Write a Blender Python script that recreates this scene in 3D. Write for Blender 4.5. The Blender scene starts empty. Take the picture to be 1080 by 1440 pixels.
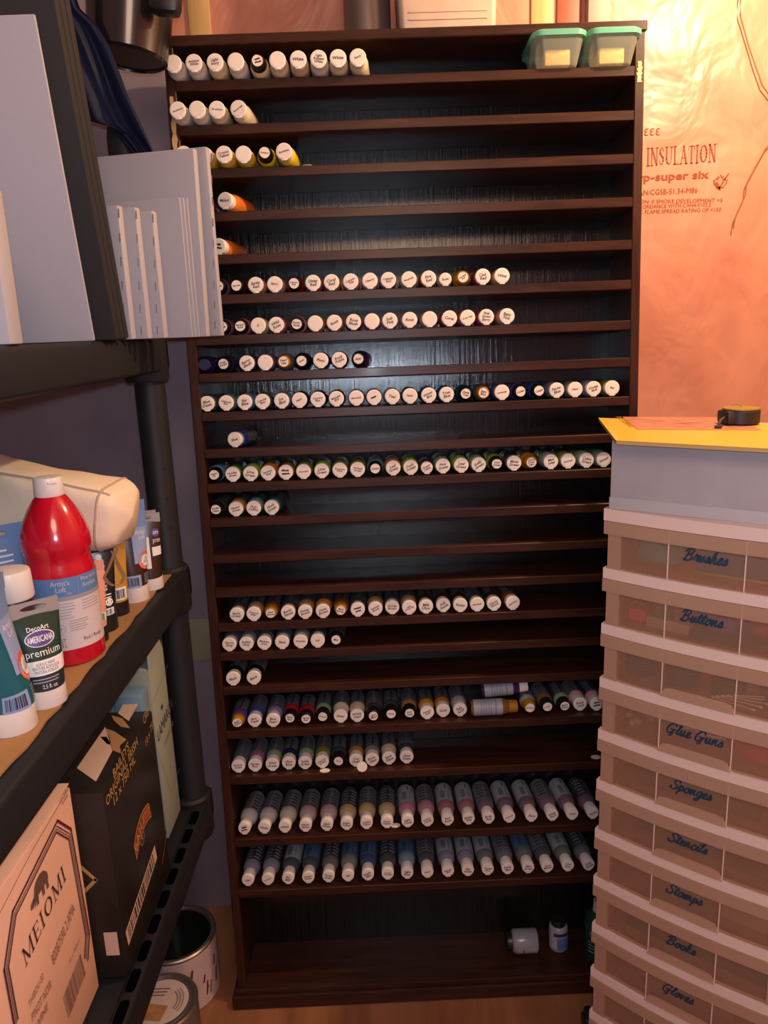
import bpy, bmesh, math, random
from mathutils import Matrix, Vector
from math import sin, cos, pi, radians, atan2, hypot
random.seed(7)
C = bpy.context.scene.collection
SC = bpy.context.scene

# ------------------------------------------------------------------ camera
PITCH, ROLL, EYE, FPX = radians(13.414), radians(-2.1533), Vector((0, 0, 1.6465)), 1080.0
FW = Vector((0, cos(PITCH), -sin(PITCH)))
_r0 = Vector((1, 0, 0)); _u0 = _r0.cross(FW)
RT = _r0*cos(ROLL) + _u0*sin(ROLL)
UP = -_r0*sin(ROLL) + _u0*cos(ROLL)
cam_data = bpy.data.cameras.new('camera'); cam = bpy.data.objects.new('camera', cam_data); C.objects.link(cam)
cam_data.sensor_fit = 'HORIZONTAL'; cam_data.sensor_width = 36; cam_data.lens = 36
cam_data.clip_start = 0.02; cam_data.clip_end = 50
m = Matrix((RT, UP, -FW)).transposed().to_4x4(); m.translation = EYE
cam.matrix_world = m
SC.camera = cam

# ------------------------------------------------------------------ light and exposure
SC.view_settings.view_transform = 'Standard'; SC.view_settings.look = 'None'
SC.view_settings.gamma = 1; SC.view_settings.exposure = 0.35
SC.view_settings.use_curve_mapping = False
world = bpy.data.worlds.new('world'); SC.world = world; world.use_nodes = True
world.node_tree.nodes['Background'].inputs[0].default_value = (0.30, 0.16, 0.185, 1)
world.node_tree.nodes['Background'].inputs[1].default_value = 1.0

def lamp(name, loc, power, color, radius):
    l = bpy.data.lights.new(name, 'POINT'); l.energy = power; l.color = color; l.shadow_soft_size = radius
    o = bpy.data.objects.new(name, l); C.objects.link(o); o.location = loc
    return o
lamp('ceiling_bulb_light', (0.86, 1.37, 2.48), 46, (1.0, 0.71, 0.42), 0.035)      # bare warm bulb above the frame
lamp('phone_torch_light', (0.012, -0.02, 1.675), 19, (0.72, 0.84, 1.0), 0.012)    # cool torch at the camera

lamp('warm_fill_light', (0.2, -0.5, 2.4), 32, (1.0, 0.68, 0.49), 0.30)               # added warm fill above and behind the camera, not a known bulb

# ------------------------------------------------------------------ pixel to place (photo measurements)
def ray(px, py): return FW + RT*((px-540)/FPX) - UP*((py-720)/FPX)
def aX(px, py, X): d = ray(px, py); return EYE + d*((X-EYE.x)/d.x)
def aY(px, py, Y): d = ray(px, py); return EYE + d*((Y-EYE.y)/d.y)
def aZ(px, py, Z): d = ray(px, py); return EYE + d*((Z-EYE.z)/d.z)
def aPlane(px, py, p0, n): d = ray(px, py); return EYE + d*((p0-EYE).dot(n)/d.dot(n))

# ------------------------------------------------------------------ materials
MATS = {}
def srgb(h):
    def f(c): c /= 255; return c/12.92 if c <= .04045 else ((c+.055)/1.055)**2.4
    return tuple(f(int(h[i:i+2], 16)) for i in (0, 2, 4))
def mat(name, col, rough=.5, spec=.5, coat=0, metal=0, var=.0, vscale=20, bump=0, bscale=60, trans=0, emit=None, sub=0):
    if name in MATS: return MATS[name]
    if isinstance(col, str): col = srgb(col)
    m = bpy.data.materials.new(name); m.use_nodes = True; nt = m.node_tree; b = nt.nodes['Principled BSDF']
    b.inputs['Base Color'].default_value = (*col, 1); b.inputs['Roughness'].default_value = rough
    b.inputs['Specular IOR Level'].default_value = spec; b.inputs['Coat Weight'].default_value = coat
    b.inputs['Coat Roughness'].default_value = .08
    b.inputs['Metallic'].default_value = metal; b.inputs['Transmission Weight'].default_value = trans
    tc = nt.nodes.new('ShaderNodeTexCoord')
    if var:
        n = nt.nodes.new('ShaderNodeTexNoise'); n.inputs['Scale'].default_value = vscale; n.inputs['Detail'].default_value = 5
        nt.links.new(tc.outputs['Object'], n.inputs['Vector'])
        r = nt.nodes.new('ShaderNodeMapRange'); r.inputs['To Min'].default_value = 1-var; r.inputs['To Max'].default_value = 1+var
        r.inputs['From Min'].default_value = .3; r.inputs['From Max'].default_value = .7
        nt.links.new(n.outputs['Fac'], r.inputs['Value'])
        x = nt.nodes.new('ShaderNodeMix'); x.data_type = 'RGBA'; x.blend_type = 'MULTIPLY'; x.inputs['Factor'].default_value = 1
        x.inputs['A'].default_value = (*col, 1); nt.links.new(r.outputs[0], x.inputs['B'])
        nt.links.new(x.outputs['Result'], b.inputs['Base Color'])
    if bump:
        n2 = nt.nodes.new('ShaderNodeTexNoise'); n2.inputs['Scale'].default_value = bscale; n2.inputs['Detail'].default_value = 4
        nt.links.new(tc.outputs['Object'], n2.inputs['Vector'])
        bp = nt.nodes.new('ShaderNodeBump'); bp.inputs['Strength'].default_value = bump; bp.inputs['Distance'].default_value = .004
        nt.links.new(n2.outputs['Fac'], bp.inputs['Height']); nt.links.new(bp.outputs[0], b.inputs['Normal'])
    MATS[name] = m
    return m

def wood_mat(name, dark, light, scale, stretch, rough=.35, coat=0., bump=.15, spec=.5):
    if name in MATS: return MATS[name]
    m = bpy.data.materials.new(name); m.use_nodes = True; nt = m.node_tree; b = nt.nodes['Principled BSDF']
    tc = nt.nodes.new('ShaderNodeTexCoord'); mp = nt.nodes.new('ShaderNodeMapping'); mp.inputs['Scale'].default_value = stretch
    nt.links.new(tc.outputs['Object'], mp.inputs['Vector'])
    n = nt.nodes.new('ShaderNodeTexNoise'); n.inputs['Scale'].default_value = scale; n.inputs['Detail'].default_value = 8
    n.inputs['Roughness'].default_value = .65; n.inputs['Distortion'].default_value = .6
    nt.links.new(mp.outputs[0], n.inputs['Vector'])
    r = nt.nodes.new('ShaderNodeValToRGB'); r.color_ramp.elements[0].position = .32; r.color_ramp.elements[1].position = .68
    r.color_ramp.elements[0].color = (*dark, 1); r.color_ramp.elements[1].color = (*light, 1)
    nt.links.new(n.outputs['Fac'], r.inputs['Fac']); nt.links.new(r.outputs[0], b.inputs['Base Color'])
    bp = nt.nodes.new('ShaderNodeBump'); bp.inputs['Strength'].default_value = bump; bp.inputs['Distance'].default_value = .002
    nt.links.new(n.outputs['Fac'], bp.inputs['Height']); nt.links.new(bp.outputs[0], b.inputs['Normal'])
    b.inputs['Roughness'].default_value = rough; b.inputs['Coat Weight'].default_value = coat; b.inputs['Coat Roughness'].default_value = .12; b.inputs['Specular IOR Level'].default_value = spec
    nt.links.new(bp.outputs[0], b.inputs['Coat Normal'])
    MATS[name] = m
    return m

def sheer_mat(name, col, haze, rough=.25, spec=.4):
    """clear-to-milky plastic: part of the light passes straight through, part is scattered"""
    if name in MATS: return MATS[name]
    if isinstance(col, str): col = srgb(col)
    m = bpy.data.materials.new(name); m.use_nodes = True; nt = m.node_tree
    b = nt.nodes['Principled BSDF']; out = nt.nodes['Material Output']
    b.inputs['Base Color'].default_value = (*col, 1); b.inputs['Roughness'].default_value = rough; b.inputs['Specular IOR Level'].default_value = spec
    tl = nt.nodes.new('ShaderNodeBsdfTranslucent'); tl.inputs[0].default_value = (*col, 1)
    mx0 = nt.nodes.new('ShaderNodeMixShader'); mx0.inputs[0].default_value = .35
    nt.links.new(b.outputs[0], mx0.inputs[1]); nt.links.new(tl.outputs[0], mx0.inputs[2])
    t = nt.nodes.new('ShaderNodeBsdfTransparent'); t.inputs[0].default_value = (*[min(1, .75+.25*c) for c in col], 1)
    mx = nt.nodes.new('ShaderNodeMixShader'); mx.inputs[0].default_value = haze
    nt.links.new(t.outputs[0], mx.inputs[1]); nt.links.new(mx0.outputs[0], mx.inputs[2]); nt.links.new(mx.outputs[0], out.inputs['Surface'])
    MATS[name] = m
    return m

# ------------------------------------------------------------------ mesh builder
I4 = Matrix.Identity(4)
def T(x, y, z): return Matrix.Translation((x, y, z))
def RX(a): return Matrix.Rotation(a, 4, 'X')
def RY(a): return Matrix.Rotation(a, 4, 'Y')
def RZ(a): return Matrix.Rotation(a, 4, 'Z')
def frame(o, x, y):
    """matrix whose local x / y axes are the given world directions"""
    x = Vector(x).normalized(); y = Vector(y); y = (y - x*y.dot(x)).normalized(); z = x.cross(y)
    M = Matrix((x, y, z)).transposed().to_4x4(); M.translation = Vector(o); return M

class MB:
    def __init__(s): s.v = []; s.f = []; s.mi = []
    def add(s, vs, fs, mi=0, M=None):
        k = len(s.v)
        s.v += [tuple(M @ Vector(p)) for p in vs] if M is not None else [tuple(p) for p in vs]
        s.f += [tuple(i+k for i in f) for f in fs]; s.mi += [mi]*len(fs)
    def box(s, a, b, bev=0, mi=0, M=None, seg=2):
        bm = bmesh.new(); bmesh.ops.create_cube(bm, size=1)
        for v in bm.verts: v.co = Vector([(a[i]+b[i])/2 + v.co[i]*(b[i]-a[i]) for i in range(3)])
        if bev: bmesh.ops.bevel(bm, geom=bm.edges[:], offset=bev, segments=seg, profile=.5, affect='EDGES')
        s.bm(bm, mi, M)
    def bm(s, bm, mi=0, M=None):
        bm.verts.index_update(); s.add([v.co[:] for v in bm.verts], [[v.index for v in f.verts] for f in bm.faces], mi, M); bm.free()
    def lathe(s, prof, n=20, mi=0, M=None, mis=None):
        """profile of (radius, z)"""
        vs = []; rows = []
        for r, z in prof:
            if r < 1e-6: rows.append([len(vs)]); vs.append((0, 0, z))
            else:
                rows.append(list(range(len(vs), len(vs)+n)))
                vs += [(r*cos(2*pi*i/n), r*sin(2*pi*i/n), z) for i in range(n)]
        for j in range(len(rows)-1):
            a, b = rows[j], rows[j+1]; fs = []
            for i in range(n):
                k = (i+1) % n
                if len(a) == 1 and len(b) == 1: continue
                if len(a) == 1: fs.append((a[0], b[k], b[i]))
                elif len(b) == 1: fs.append((a[i], a[k], b[0]))
                else: fs.append((a[i], a[k], b[k], b[i]))
            s.lf = getattr(s, 'lf', 0)
            k0 = len(s.v)
            s.f += [tuple(q+k0 for q in f) for f in fs]; s.mi += [(mis[j] if mis else mi)]*len(fs)
        s.v += [tuple(M @ Vector(p)) if M is not None else p for p in vs]
    def tube(s, pts, r, n=8, mi=0, M=None, cap=True):
        pts = [Vector(p) for p in pts]; vs = []; N = len(pts)
        ref = Vector((0, 0, 1))
        for i, p in enumerate(pts):
            d = (pts[min(i+1, N-1)] - pts[max(i-1, 0)]).normalized()
            a = d.cross(ref)
            if a.length < .05: a = d.cross(Vector((1, 0, 0)))
            a.normalize(); b = d.cross(a); rr = r[i] if isinstance(r, (list, tuple)) else r
            vs += [tuple(p + (a*cos(2*pi*k/n) + b*sin(2*pi*k/n))*rr) for k in range(n)]
        fs = [(i*n+k, i*n+(k+1) % n, (i+1)*n+(k+1) % n, (i+1)*n+k) for i in range(N-1) for k in range(n)]
        if cap: fs += [tuple(range(n)), tuple((N-1)*n+k for k in range(n))]
        s.add(vs, fs, mi, M)
    def poly(s, pts, mi=0, M=None): s.add([(*p, 0) if len(p) == 2 else p for p in pts], [tuple(range(len(pts)))], mi, M)
    def prism(s, pts, h, mi=0, M=None):
        n = len(pts); s.add([(x, y, 0) for x, y in pts] + [(x, y, h) for x, y in pts],
            [tuple(range(n))[::-1], tuple(range(n, 2*n))] + [(i, (i+1) % n, n+(i+1) % n, n+i) for i in range(n)], mi, M)
    def ribbon(s, pts, w, mi=0, M=None, close=False):
        """flat line of width w through 2D points"""
        N = len(pts)
        for i in range(N if close else N-1):
            a = Vector(pts[i]); b = Vector(pts[(i+1) % N]); d = (b-a)
            if d.length < 1e-7: continue
            d.normalize(); n = Vector((-d.y, d.x))*w/2; e = d*w*.35
            s.poly([(a-e+n)[:], (a-e-n)[:], (b+e-n)[:], (b+e+n)[:]], mi, M)
    def grid(s, fn, nu, nv, mi=0, M=None, closed=False):
        vs = [fn(i/(nu if closed else nu-1), j/(nv-1)) for j in range(nv) for i in range(nu)]
        fs = []
        for j in range(nv-1):
            for i in range(nu if closed else nu-1):
                k = (i+1) % nu; fs.append((j*nu+i, j*nu+k, (j+1)*nu+k, (j+1)*nu+i))
        s.add(vs, fs, mi, M)
    def disc(s, r, n=20, mi=0, M=None, c=(0, 0)): s.poly([(c[0]+r*cos(2*pi*i/n), c[1]+r*sin(2*pi*i/n)) for i in range(n)], mi, M)
    def text(s, txt, h=None, w=None, mi=0, M=None, align='C', shear=0, bold=0, fn=None, vcenter=True, xscale=None):
        """lettering: h = height of the block, w = width; fn maps (x,y) to a 3D point on a curved face"""
        vs, fs, bb = text_geo(txt, shear, bold)
        if not vs: return
        tw = bb[2]-bb[0]; th = bb[3]-bb[1]
        if h is None: sx = sy = w/tw
        elif w is None: sx = sy = h/th
        else: sx, sy = w/tw, h/th
        if xscale: sx *= xscale
        ox = {'C': (bb[0]+bb[2])/2, 'L': bb[0], 'R': bb[2]}[align]; oy = (bb[1]+bb[3])/2 if vcenter else 0
        q = [((x-ox)*sx, (y-oy)*sy, 0) for x, y in vs]
        if fn: q = [fn(x, y) for x, y, z in q]
        s.add(q, fs, mi, M)
    def build(s, name, mats, parent=None, smooth=True, angle=35, fixn=True, M=None):
        me = bpy.data.meshes.new(name); me.from_pydata(s.v, [], s.f)
        ms = mats if isinstance(mats, (list, tuple)) else [mats]
        for m_ in ms: me.materials.append(m_)
        me.polygons.foreach_set('material_index', s.mi)
        if fixn:
            bm = bmesh.new(); bm.from_mesh(me); bmesh.ops.recalc_face_normals(bm, faces=bm.faces[:]); bm.to_mesh(me); bm.free()
        if smooth:
            me.polygons.foreach_set('use_smooth', [True]*len(me.polygons)); me.set_sharp_from_angle(angle=radians(angle))
        me.update()
        return link(name, me, parent, M)
def link(name, me, parent=None, M=None):
    o = bpy.data.objects.new(name, me); C.objects.link(o)
    if parent is not None: o.parent = parent
    if M is not None: o.matrix_local = M
    return o
_tg = {}
def text_geo(txt, shear=0, bold=0):
    k = (txt, shear, bold)
    if k not in _tg:
        cu = bpy.data.curves.new('tmp_text', 'FONT'); cu.body = txt; cu.align_x = 'CENTER'; cu.shear = shear; cu.offset = bold
        cu.resolution_u = 2; cu.space_line = .85
        ob = bpy.data.objects.new('tmp_text', cu)
        me = bpy.data.meshes.new_from_object(ob)
        vs = [(v.co.x, v.co.y) for v in me.vertices]; fs = [tuple(p.vertices) for p in me.polygons]
        bpy.data.objects.remove(ob); bpy.data.curves.remove(cu); bpy.data.meshes.remove(me)
        xs = [p[0] for p in vs] or [0]; ys = [p[1] for p in vs] or [0]
        _tg[k] = (vs, fs, (min(xs), min(ys), max(xs), max(ys)))
    return _tg[k]

def tag(o, label, cat, group=None, kind=None):
    if label: o['label'] = label
    if cat: o['category'] = cat
    if group: o['group'] = group
    if kind: o['kind'] = kind
    return o
def thing(name, label, cat, M=None, group=None):
    o = bpy.data.objects.new(name, None); C.objects.link(o); o.empty_display_size = .05
    if M is not None: o.matrix_world = M
    return tag(o, label, cat, group)
def struct(o): o['kind'] = 'structure'; return o
def copy_tree(o, parent=None):
    c = o.copy(); C.objects.link(c)
    if parent: c.parent = parent
    for ch in list(o.children): copy_tree(ch, c)
    return c

# ------------------------------------------------------------------ serif letters drawn as strokes (unit height)
SER = {
 'I': (.36, [((.18, 0), (.18, 1), .13)], [(.04, .32, 0), (.04, .32, 1)]),
 'N': (.80, [((.14, 0), (.14, 1), .06), ((.14, 1), (.66, 0), .14), ((.66, 0), (.66, 1), .06)], [(.02, .26, 0), (.02, .2, 1), (.54, .78, 1)]),
 'U': (.78, [((.15, 1), (.15, .3), .13), ((.15, .3), (.24, .08), .12), ((.24, .08), (.42, .02), .08), ((.42, .02), (.56, .1), .06), ((.56, .1), (.63, .3), .055), ((.63, .3), (.63, 1), .055)], [(.02, .28, 1), (.52, .74, 1)]),
 'L': (.60, [((.15, 0), (.15, 1), .13)], [(.02, .54, 0), (.02, .3, 1), ]),
 'A': (.80, [((.12, 0), (.38, 1), .055), ((.38, 1), (.66, 0), .14), ((.2, .33), (.56, .33), .05)], [(.0, .24, 0), (.54, .78, 0)]),
 'T': (.66, [((.33, 0), (.33, 1), .13), ((.05, .97), (.61, .97), .06), ((.05, .97), (.04, .78), .04), ((.61, .97), (.62, .78), .04)], [(.2, .46, 0)]),
 'M': (.95, [((.13, 0), (.15, 1), .055), ((.15, 1), (.46, .05), .13), ((.46, .05), (.78, 1), .055), ((.79, 0), (.79, 1), .13)], [(.02, .25, 0), (.66, .92, 0), (.04, .2, 1), (.74, .92, 1)]),
 'E': (.62, [((.15, 0), (.15, 1), .13), ((.15, .52), (.42, .52), .05), ((.42, .62), (.42, .42), .04), ((.15, .97), (.52, .97), .05), ((.52, 1), (.53, .78), .045), ((.15, .03), (.55, .03), .05), ((.55, 0), (.57, .24), .045)], [(.02, .28, 0), (.02, .28, 1)]),
 'R': (.74, [((.15, 0), (.15, 1), .13), ((.15, .97), (.42, .96), .05), ((.42, .96), (.54, .84), .1), ((.54, .84), (.54, .66), .12), ((.54, .66), (.42, .52), .1), ((.42, .52), (.15, .5), .05), ((.36, .5), (.64, .02), .13)], [(.02, .28, 0), (.02, .2, 1), (.58, .74, 0)]),
 'C': (.72, [((.62, .8), (.5, .96), .05), ((.5, .96), (.34, .97), .06), ((.34, .97), (.18, .82), .1), ((.18, .82), (.13, .5), .13), ((.13, .5), (.18, .18), .12), ((.18, .18), (.34, .03), .08), ((.34, .03), (.52, .05), .05), ((.52, .05), (.64, .22), .045)], []),
 'S': (.58, [((.46, .78), (.38, .95), .05), ((.38, .95), (.24, .97), .06), ((.24, .97), (.12, .84), .1), ((.12, .84), (.13, .66), .12), ((.13, .66), (.42, .42), .14), ((.42, .42), (.46, .2), .12), ((.46, .2), (.34, .05), .09), ((.34, .05), (.18, .03), .06), ((.18, .03), (.06, .24), .05)], []),
}
SER['O'] = (.84, [((.42+.3*cos(2*pi*i/14), .5+.47*sin(2*pi*i/14)), (.42+.3*cos(2*pi*(i+1)/14), .5+.47*sin(2*pi*(i+1)/14)), .055+.08*abs(cos(2*pi*(i+.5)/14))) for i in range(14)], [])
def serif_text(mb, txt, h, w=None, mi=0, M=None, slant=0, gap=.06):
    tot = sum(SER[c][0]+gap for c in txt) - gap if ' ' not in txt else 0
    sx = (w/tot) if w else h; x0 = 0
    for c in txt:
        adv, st, se = SER[c]
        def P(p): return ((x0+p[0]+slant*p[1])*sx, p[1]*h)
        for a, b, wd in st: mb.ribbon([P(a), P(b)], wd*min(sx, h), mi, M)
        for a, b, y in se: mb.ribbon([P((a, y)), P((b, y))], .05*h, mi, M)
        x0 += adv + gap
def squiggle(mb, w, h, x, y, mi, M, rnd, lw, a=0):
    n = max(4, int(w/h*3)); pts = []
    for i in range(n*2+1):
        t = i/(n*2); pts.append(((t-.5)*w, (h/2 if i % 2 else -h/2)*rnd.uniform(.35, 1)))
    ca, sa = cos(a), sin(a)
    mb.ribbon([(x+p[0]*ca-p[1]*sa, y+p[0]*sa+p[1]*ca) for p in pts], lw, mi, M)
def barcode(mb, w, h, mi, M, rnd, fn=None, n=26):
    x = 0
    while x < w:
        d = rnd.choice([1, 1, 2, 3])*w/n/1.6
        if x+d > w: break
        q = [(x, 0), (x+d, 0), (x+d, h), (x, h)]
        mb.add([fn(a, b) if fn else (a, b, 0) for a, b in q], [(0, 1, 2, 3)], mi, M)
        x += d + rnd.choice([1, 1, 2])*w/n/1.6
INK = mat('pen_ink', (.02, .018, .02), .6)

# ================================================================== ROOM
WALL_Y = 1.95
def poly_wall_mat():
    m = bpy.data.materials.new('pink_insulation_under_poly'); m.use_nodes = True; nt = m.node_tree; b = nt.nodes['Principled BSDF']
    tc = nt.nodes.new('ShaderNodeTexCoord')
    n = nt.nodes.new('ShaderNodeTexNoise'); n.inputs['Scale'].default_value = 3.2; n.inputs['Detail'].default_value = 7; n.inputs['Distortion'].default_value = .8
    nt.links.new(tc.outputs['Object'], n.inputs['Vector'])
    r = nt.nodes.new('ShaderNodeValToRGB'); r.color_ramp.elements[0].position = .3; r.color_ramp.elements[1].position = .72
    r.color_ramp.elements[0].color = (.45, .15, .09, 1); r.color_ramp.elements[1].color = (.66, .285, .175, 1)
    nt.links.new(n.outputs['Fac'], r.inputs['Fac']); nt.links.new(r.outputs[0], b.inputs['Base Color'])
    mp = nt.nodes.new('ShaderNodeMapping'); mp.inputs['Scale'].default_value = (1, 1, .55); mp.inputs['Rotation'].default_value = (0, .5, 0)
    nt.links.new(tc.outputs['Object'], mp.inputs['Vector'])
    n2 = nt.nodes.new('ShaderNodeTexNoise'); n2.inputs['Scale'].default_value = 5.5; n2.inputs['Detail'].default_value = 3; n2.inputs['Distortion'].default_value = 1.6
    nt.links.new(mp.outputs[0], n2.inputs['Vector'])
    bp = nt.nodes.new('ShaderNodeBump'); bp.inputs['Strength'].default_value = .30; bp.inputs['Distance'].default_value = .05
    nt.links.new(n2.outputs['Fac'], bp.inputs['Height'])
    nt.links.new(bp.outputs[0], b.inputs['Coat Normal'])
    bp2 = nt.nodes.new('ShaderNodeBump'); bp2.inputs['Strength'].default_value = .25; bp2.inputs['Distance'].default_value = .05
    nt.links.new(n2.outputs['Fac'], bp2.inputs['Height']); nt.links.new(bp2.outputs[0], b.inputs['Normal'])
    b.inputs['Roughness'].default_value = .55; b.inputs['Coat Weight'].default_value = .5; b.inputs['Coat Roughness'].default_value = .34
    return m
WALLM = poly_wall_mat()
def slab(name, a, b, mt):
    q = MB(); q.box(a, b); return struct(q.build(name, mt, smooth=False))
floor_m = wood_mat('red_brown_floorboards', (.20, .075, .035), (.40, .17, .075), 3.5, (2.2, .35, 1), .42, .1, .08)
slab('floor', (-1.25, -1.2, -.05), (1.75, 2.05, 0), floor_m)
wb = slab('wall_back', (-1.25, WALL_Y, 0), (1.75, WALL_Y+.08, 2.85), WALLM)
MAUVE = mat('grey_mauve_board', (.26, .20, .23), .7, .25, var=.12, vscale=5)
slab('wall_left', (-1.25, -1.2, 0), (-1.17, WALL_Y, 2.85), MAUVE)
slab('wall_right', (1.67, -1.2, 0), (1.75, WALL_Y, 2.85), WALLM)
slab('ceiling', (-1.25, -1.2, 2.85), (1.75, 2.05, 2.9), mat('bare_ceiling_board', (.42, .33, .27), .8, var=.15, vscale=4))
stud_m = wood_mat('pale_pine_stud', (.50, .30, .10), (.66, .45, .18), 4, (6, 6, .5), .5, 0, .1)
def trim(n, a, b, mt):
    q = MB(); q.box(a, b, .003); return struct(q.build('trim_%d' % n, mt))
def stud(n, p0, p1, mt, th=.006, ztop=2.85):
    a = aY(p0, 35, WALL_Y); b = aY(p1, 35, WALL_Y)
    trim(n, (a.x, WALL_Y-th, 2.0), (b.x, WALL_Y, ztop), mt)
stud(1, 266, 297, stud_m); stud(2, 746, 778, stud_m)
stud(3, 782, 817, mat('red_stained_strip', (.30, .07, .03), .5, var=.2, vscale=8))
stud(4, 822, 853, mat('grey_beige_strip', (.42, .30, .24), .55, var=.15, vscale=6), .03)
a = aY(240, 870, WALL_Y); b = aY(322, 926, WALL_Y)
trim(5, (a.x-.25, WALL_Y-.009, b.z), (b.x+.06, WALL_Y-.0045, a.z), mat('olive_noggin', (.30, .25, .15), .6, var=.15, vscale=9))
trim(6, (-1.17, WALL_Y-.005, 0), (aY(227, 45, WALL_Y).x, WALL_Y, 2.85), MAUVE)
# the lettering printed on the plastic sheet: it belongs to the wall
q = MB()
def wtext(txt, x0, y0, x1, y1, hpx, bold=0, serif=False, mirror=False):
    p = aY(x0, y0, WALL_Y-.0015); e = aY(x1, y1, WALL_Y-.0015); h = hpx*.00173
    w = (e-p).length; M = frame(p, e-p, (0, 0, 1))
    if serif: serif_text(q, txt, h, w, 0, M)
    else: q.text(txt, h, w, 0, M @ T(w/2, h/2, 0) @ (Matrix.Diagonal((-1, 1, 1, 1)) if mirror else I4), bold=bold)
wtext('INSULATION', 909, 233, 1007, 227, 22, serif=True)
wtext('3330', 897, 191, 928, 190, 9, mirror=True)
wtext('warp-super six', 872, 260, 997, 254, 13, bold=.02)
wtext('CAN/CGSB-51.34-M86', 892, 275, 981, 271, 7)
wtext('CLASSIFICATION: 0 SMOKE DEVELOPMENT <5', 852, 287, 1016, 284, 5)
wtext('IN ACCORDANCE WITH CAN4-S102.2', 880, 294, 1000, 290, 5)
wtext('NBC FLAME SPREAD RATING OF <150', 890, 301, 1014, 297, 5)
p = aY(1013, 257, WALL_Y-.0015); M = T(*p) @ RX(pi/2)
leaf = [(0, 1), (.18, .68), (.4, .78), (.32, .42), (.62, .55), (.66, .36), (.95, .3), (.78, .02), (.86, -.1), (.45, -.45), (.5, -.62), (.05, -.55), (0, -.95),
        (-.05, -.55), (-.5, -.62), (-.45, -.45), (-.86, -.1), (-.78, .02), (-.95, .3), (-.66, .36), (-.62, .55), (-.32, .42), (-.4, .78), (-.18, .68)]
q.ribbon([(x*.0175, y*.0175) for x, y in leaf], .0014, 0, M, close=True)
q.ribbon([(-.009, .0), (-.002, -.012)], .006, 0, M); q.ribbon([(-.002, -.012), (.018, .019)], .0035, 0, M)
q.build('printed_lettering', mat('brown_red_print', (.28, .045, .012), .6), wb, smooth=False, fixn=False)
# loose brown string in front of the wall
q = MB()
pts = [(1046, -40), (1041, 0), (1041, 22), (1052, 62), (1062, 92), (1072, 120), (1086, 140), (1096, 165), (1088, 195), (1077, 208), (1062, 235), (1050, 258), (1048, 275), (1040, 292), (1034, 306), (1031, 322)]
q.tube([aY(x, y, WALL_Y-.009-.004*abs(sin(i))) for i, (x, y) in enumerate(pts)], .0016, 6)
tag(q.build('string', mat('brown_string', (.25, .10, .04), .7)), 'thin brown string hanging down the glowing plastic-covered wall', 'string')

# ================================================================== THE PAINT RACK
LEAN, YAW, RW, RH, RD = radians(3.495), radians(.66), .9816, 2.2411, .165
RACK = T(-.4107, 1.6, 0) @ RZ(YAW) @ RX(-LEAN)
STAIN = wood_mat('dark_stained_wood', (.022, .0075, .005), (.060, .020, .011), 9, (.6, 6, 6), .33, .02, .07, .24)
STAINV = wood_mat('dark_stained_side', (.022, .0075, .005), (.060, .020, .011), 9, (6, 6, .6), .42, .03, .10, .22)
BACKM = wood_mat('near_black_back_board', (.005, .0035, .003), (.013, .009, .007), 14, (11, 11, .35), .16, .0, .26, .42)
rack = thing('paint_rack', 'tall dark-stained wooden rack of narrow shelves leaning on the pink wall', 'shelf rack', RACK)
SHV = [2.1573, 2.0722, 1.9872, 1.9013, 1.8148, 1.7327, 1.6478, 1.5687, 1.4845, 1.4033, 1.326, 1.2473, 1.163, 1.0837, 1.0021, .9316, .8476, .7375, .6204, .457, .318]
ST = .0195; SIDE = .0195
q = MB(); q.box((0, 0, .05), (SIDE, RD, RH-ST), .0015, seg=1); q.build('side_panel', STAINV, rack, smooth=False)
q = MB(); q.box((RW-SIDE, 0, .05), (RW, RD, RH-ST), .0015, seg=1); q.build('side_panel', STAINV, rack, smooth=False)
q = MB(); q.box((-.004, -.004, RH-ST), (RW+.004, RD, RH), .002, seg=1); q.build('top_board', STAIN, rack, smooth=False)
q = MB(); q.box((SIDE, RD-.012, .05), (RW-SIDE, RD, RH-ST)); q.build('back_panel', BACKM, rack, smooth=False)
for v in SHV:
    q = MB(); q.box((SIDE, 0, v-ST), (RW-SIDE, RD-.012, v), .0012, seg=1); q.build('shelf', STAIN, rack, smooth=False)
q = MB(); q.box((-.014, -.016, 0), (RW+.003, RD, .036), .003); q.box((-.008, -.008, .036), (RW+.002, RD, .05), .002)
q.build('base_board', STAIN, rack, smooth=False)
raw = wood_mat('raw_chipped_wood', (.45, .26, .10), (.70, .48, .22), 30, (5, 5, .6), .7, 0, .5)
for (u0, u1, v0, v1) in ((.0035, .0165, 1.985, 2.128), (RW-.0165, RW-.0035, 2.125, 2.165)):
    rnd = random.Random(3); q = MB(); n = 14
    L = [(u0+rnd.uniform(0, .004), v0+(v1-v0)*i/n) for i in range(n+1)]; R_ = [(u1-rnd.uniform(0, .004), v0+(v1-v0)*i/n) for i in range(n+1)]
    for i in range(n): q.add([(L[i][0], -.0012, L[i][1]), (R_[i][0], -.0012, R_[i][1]), (R_[i+1][0], -.0012, R_[i+1][1]), (L[i+1][0], -.0012, L[i+1][1])], [(0, 1, 2, 3)])
    o = q.build('chipped_patch', raw, rack, smooth=False, fixn=False); o['label'] = 'bare pale wood where the stain chipped'

RI = RACK.inverted(); R3 = RACK.to_3x3()
def rack_uv(px, py, v):
    """rack coordinates (u, w) of a pixel on the level v of the rack"""
    n = R3 @ Vector((0, 0, 1)); p0 = RACK @ Vector((0, 0, v))
    l = RI @ aPlane(px, py, p0, n); return l.x, l.y
def rack_uw(px, py, w):
    n = R3 @ Vector((0, 1, 0)); p0 = RACK @ Vector((0, w, 0))
    l = RI @ aPlane(px, py, p0, n); return l.x, l.z

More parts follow.
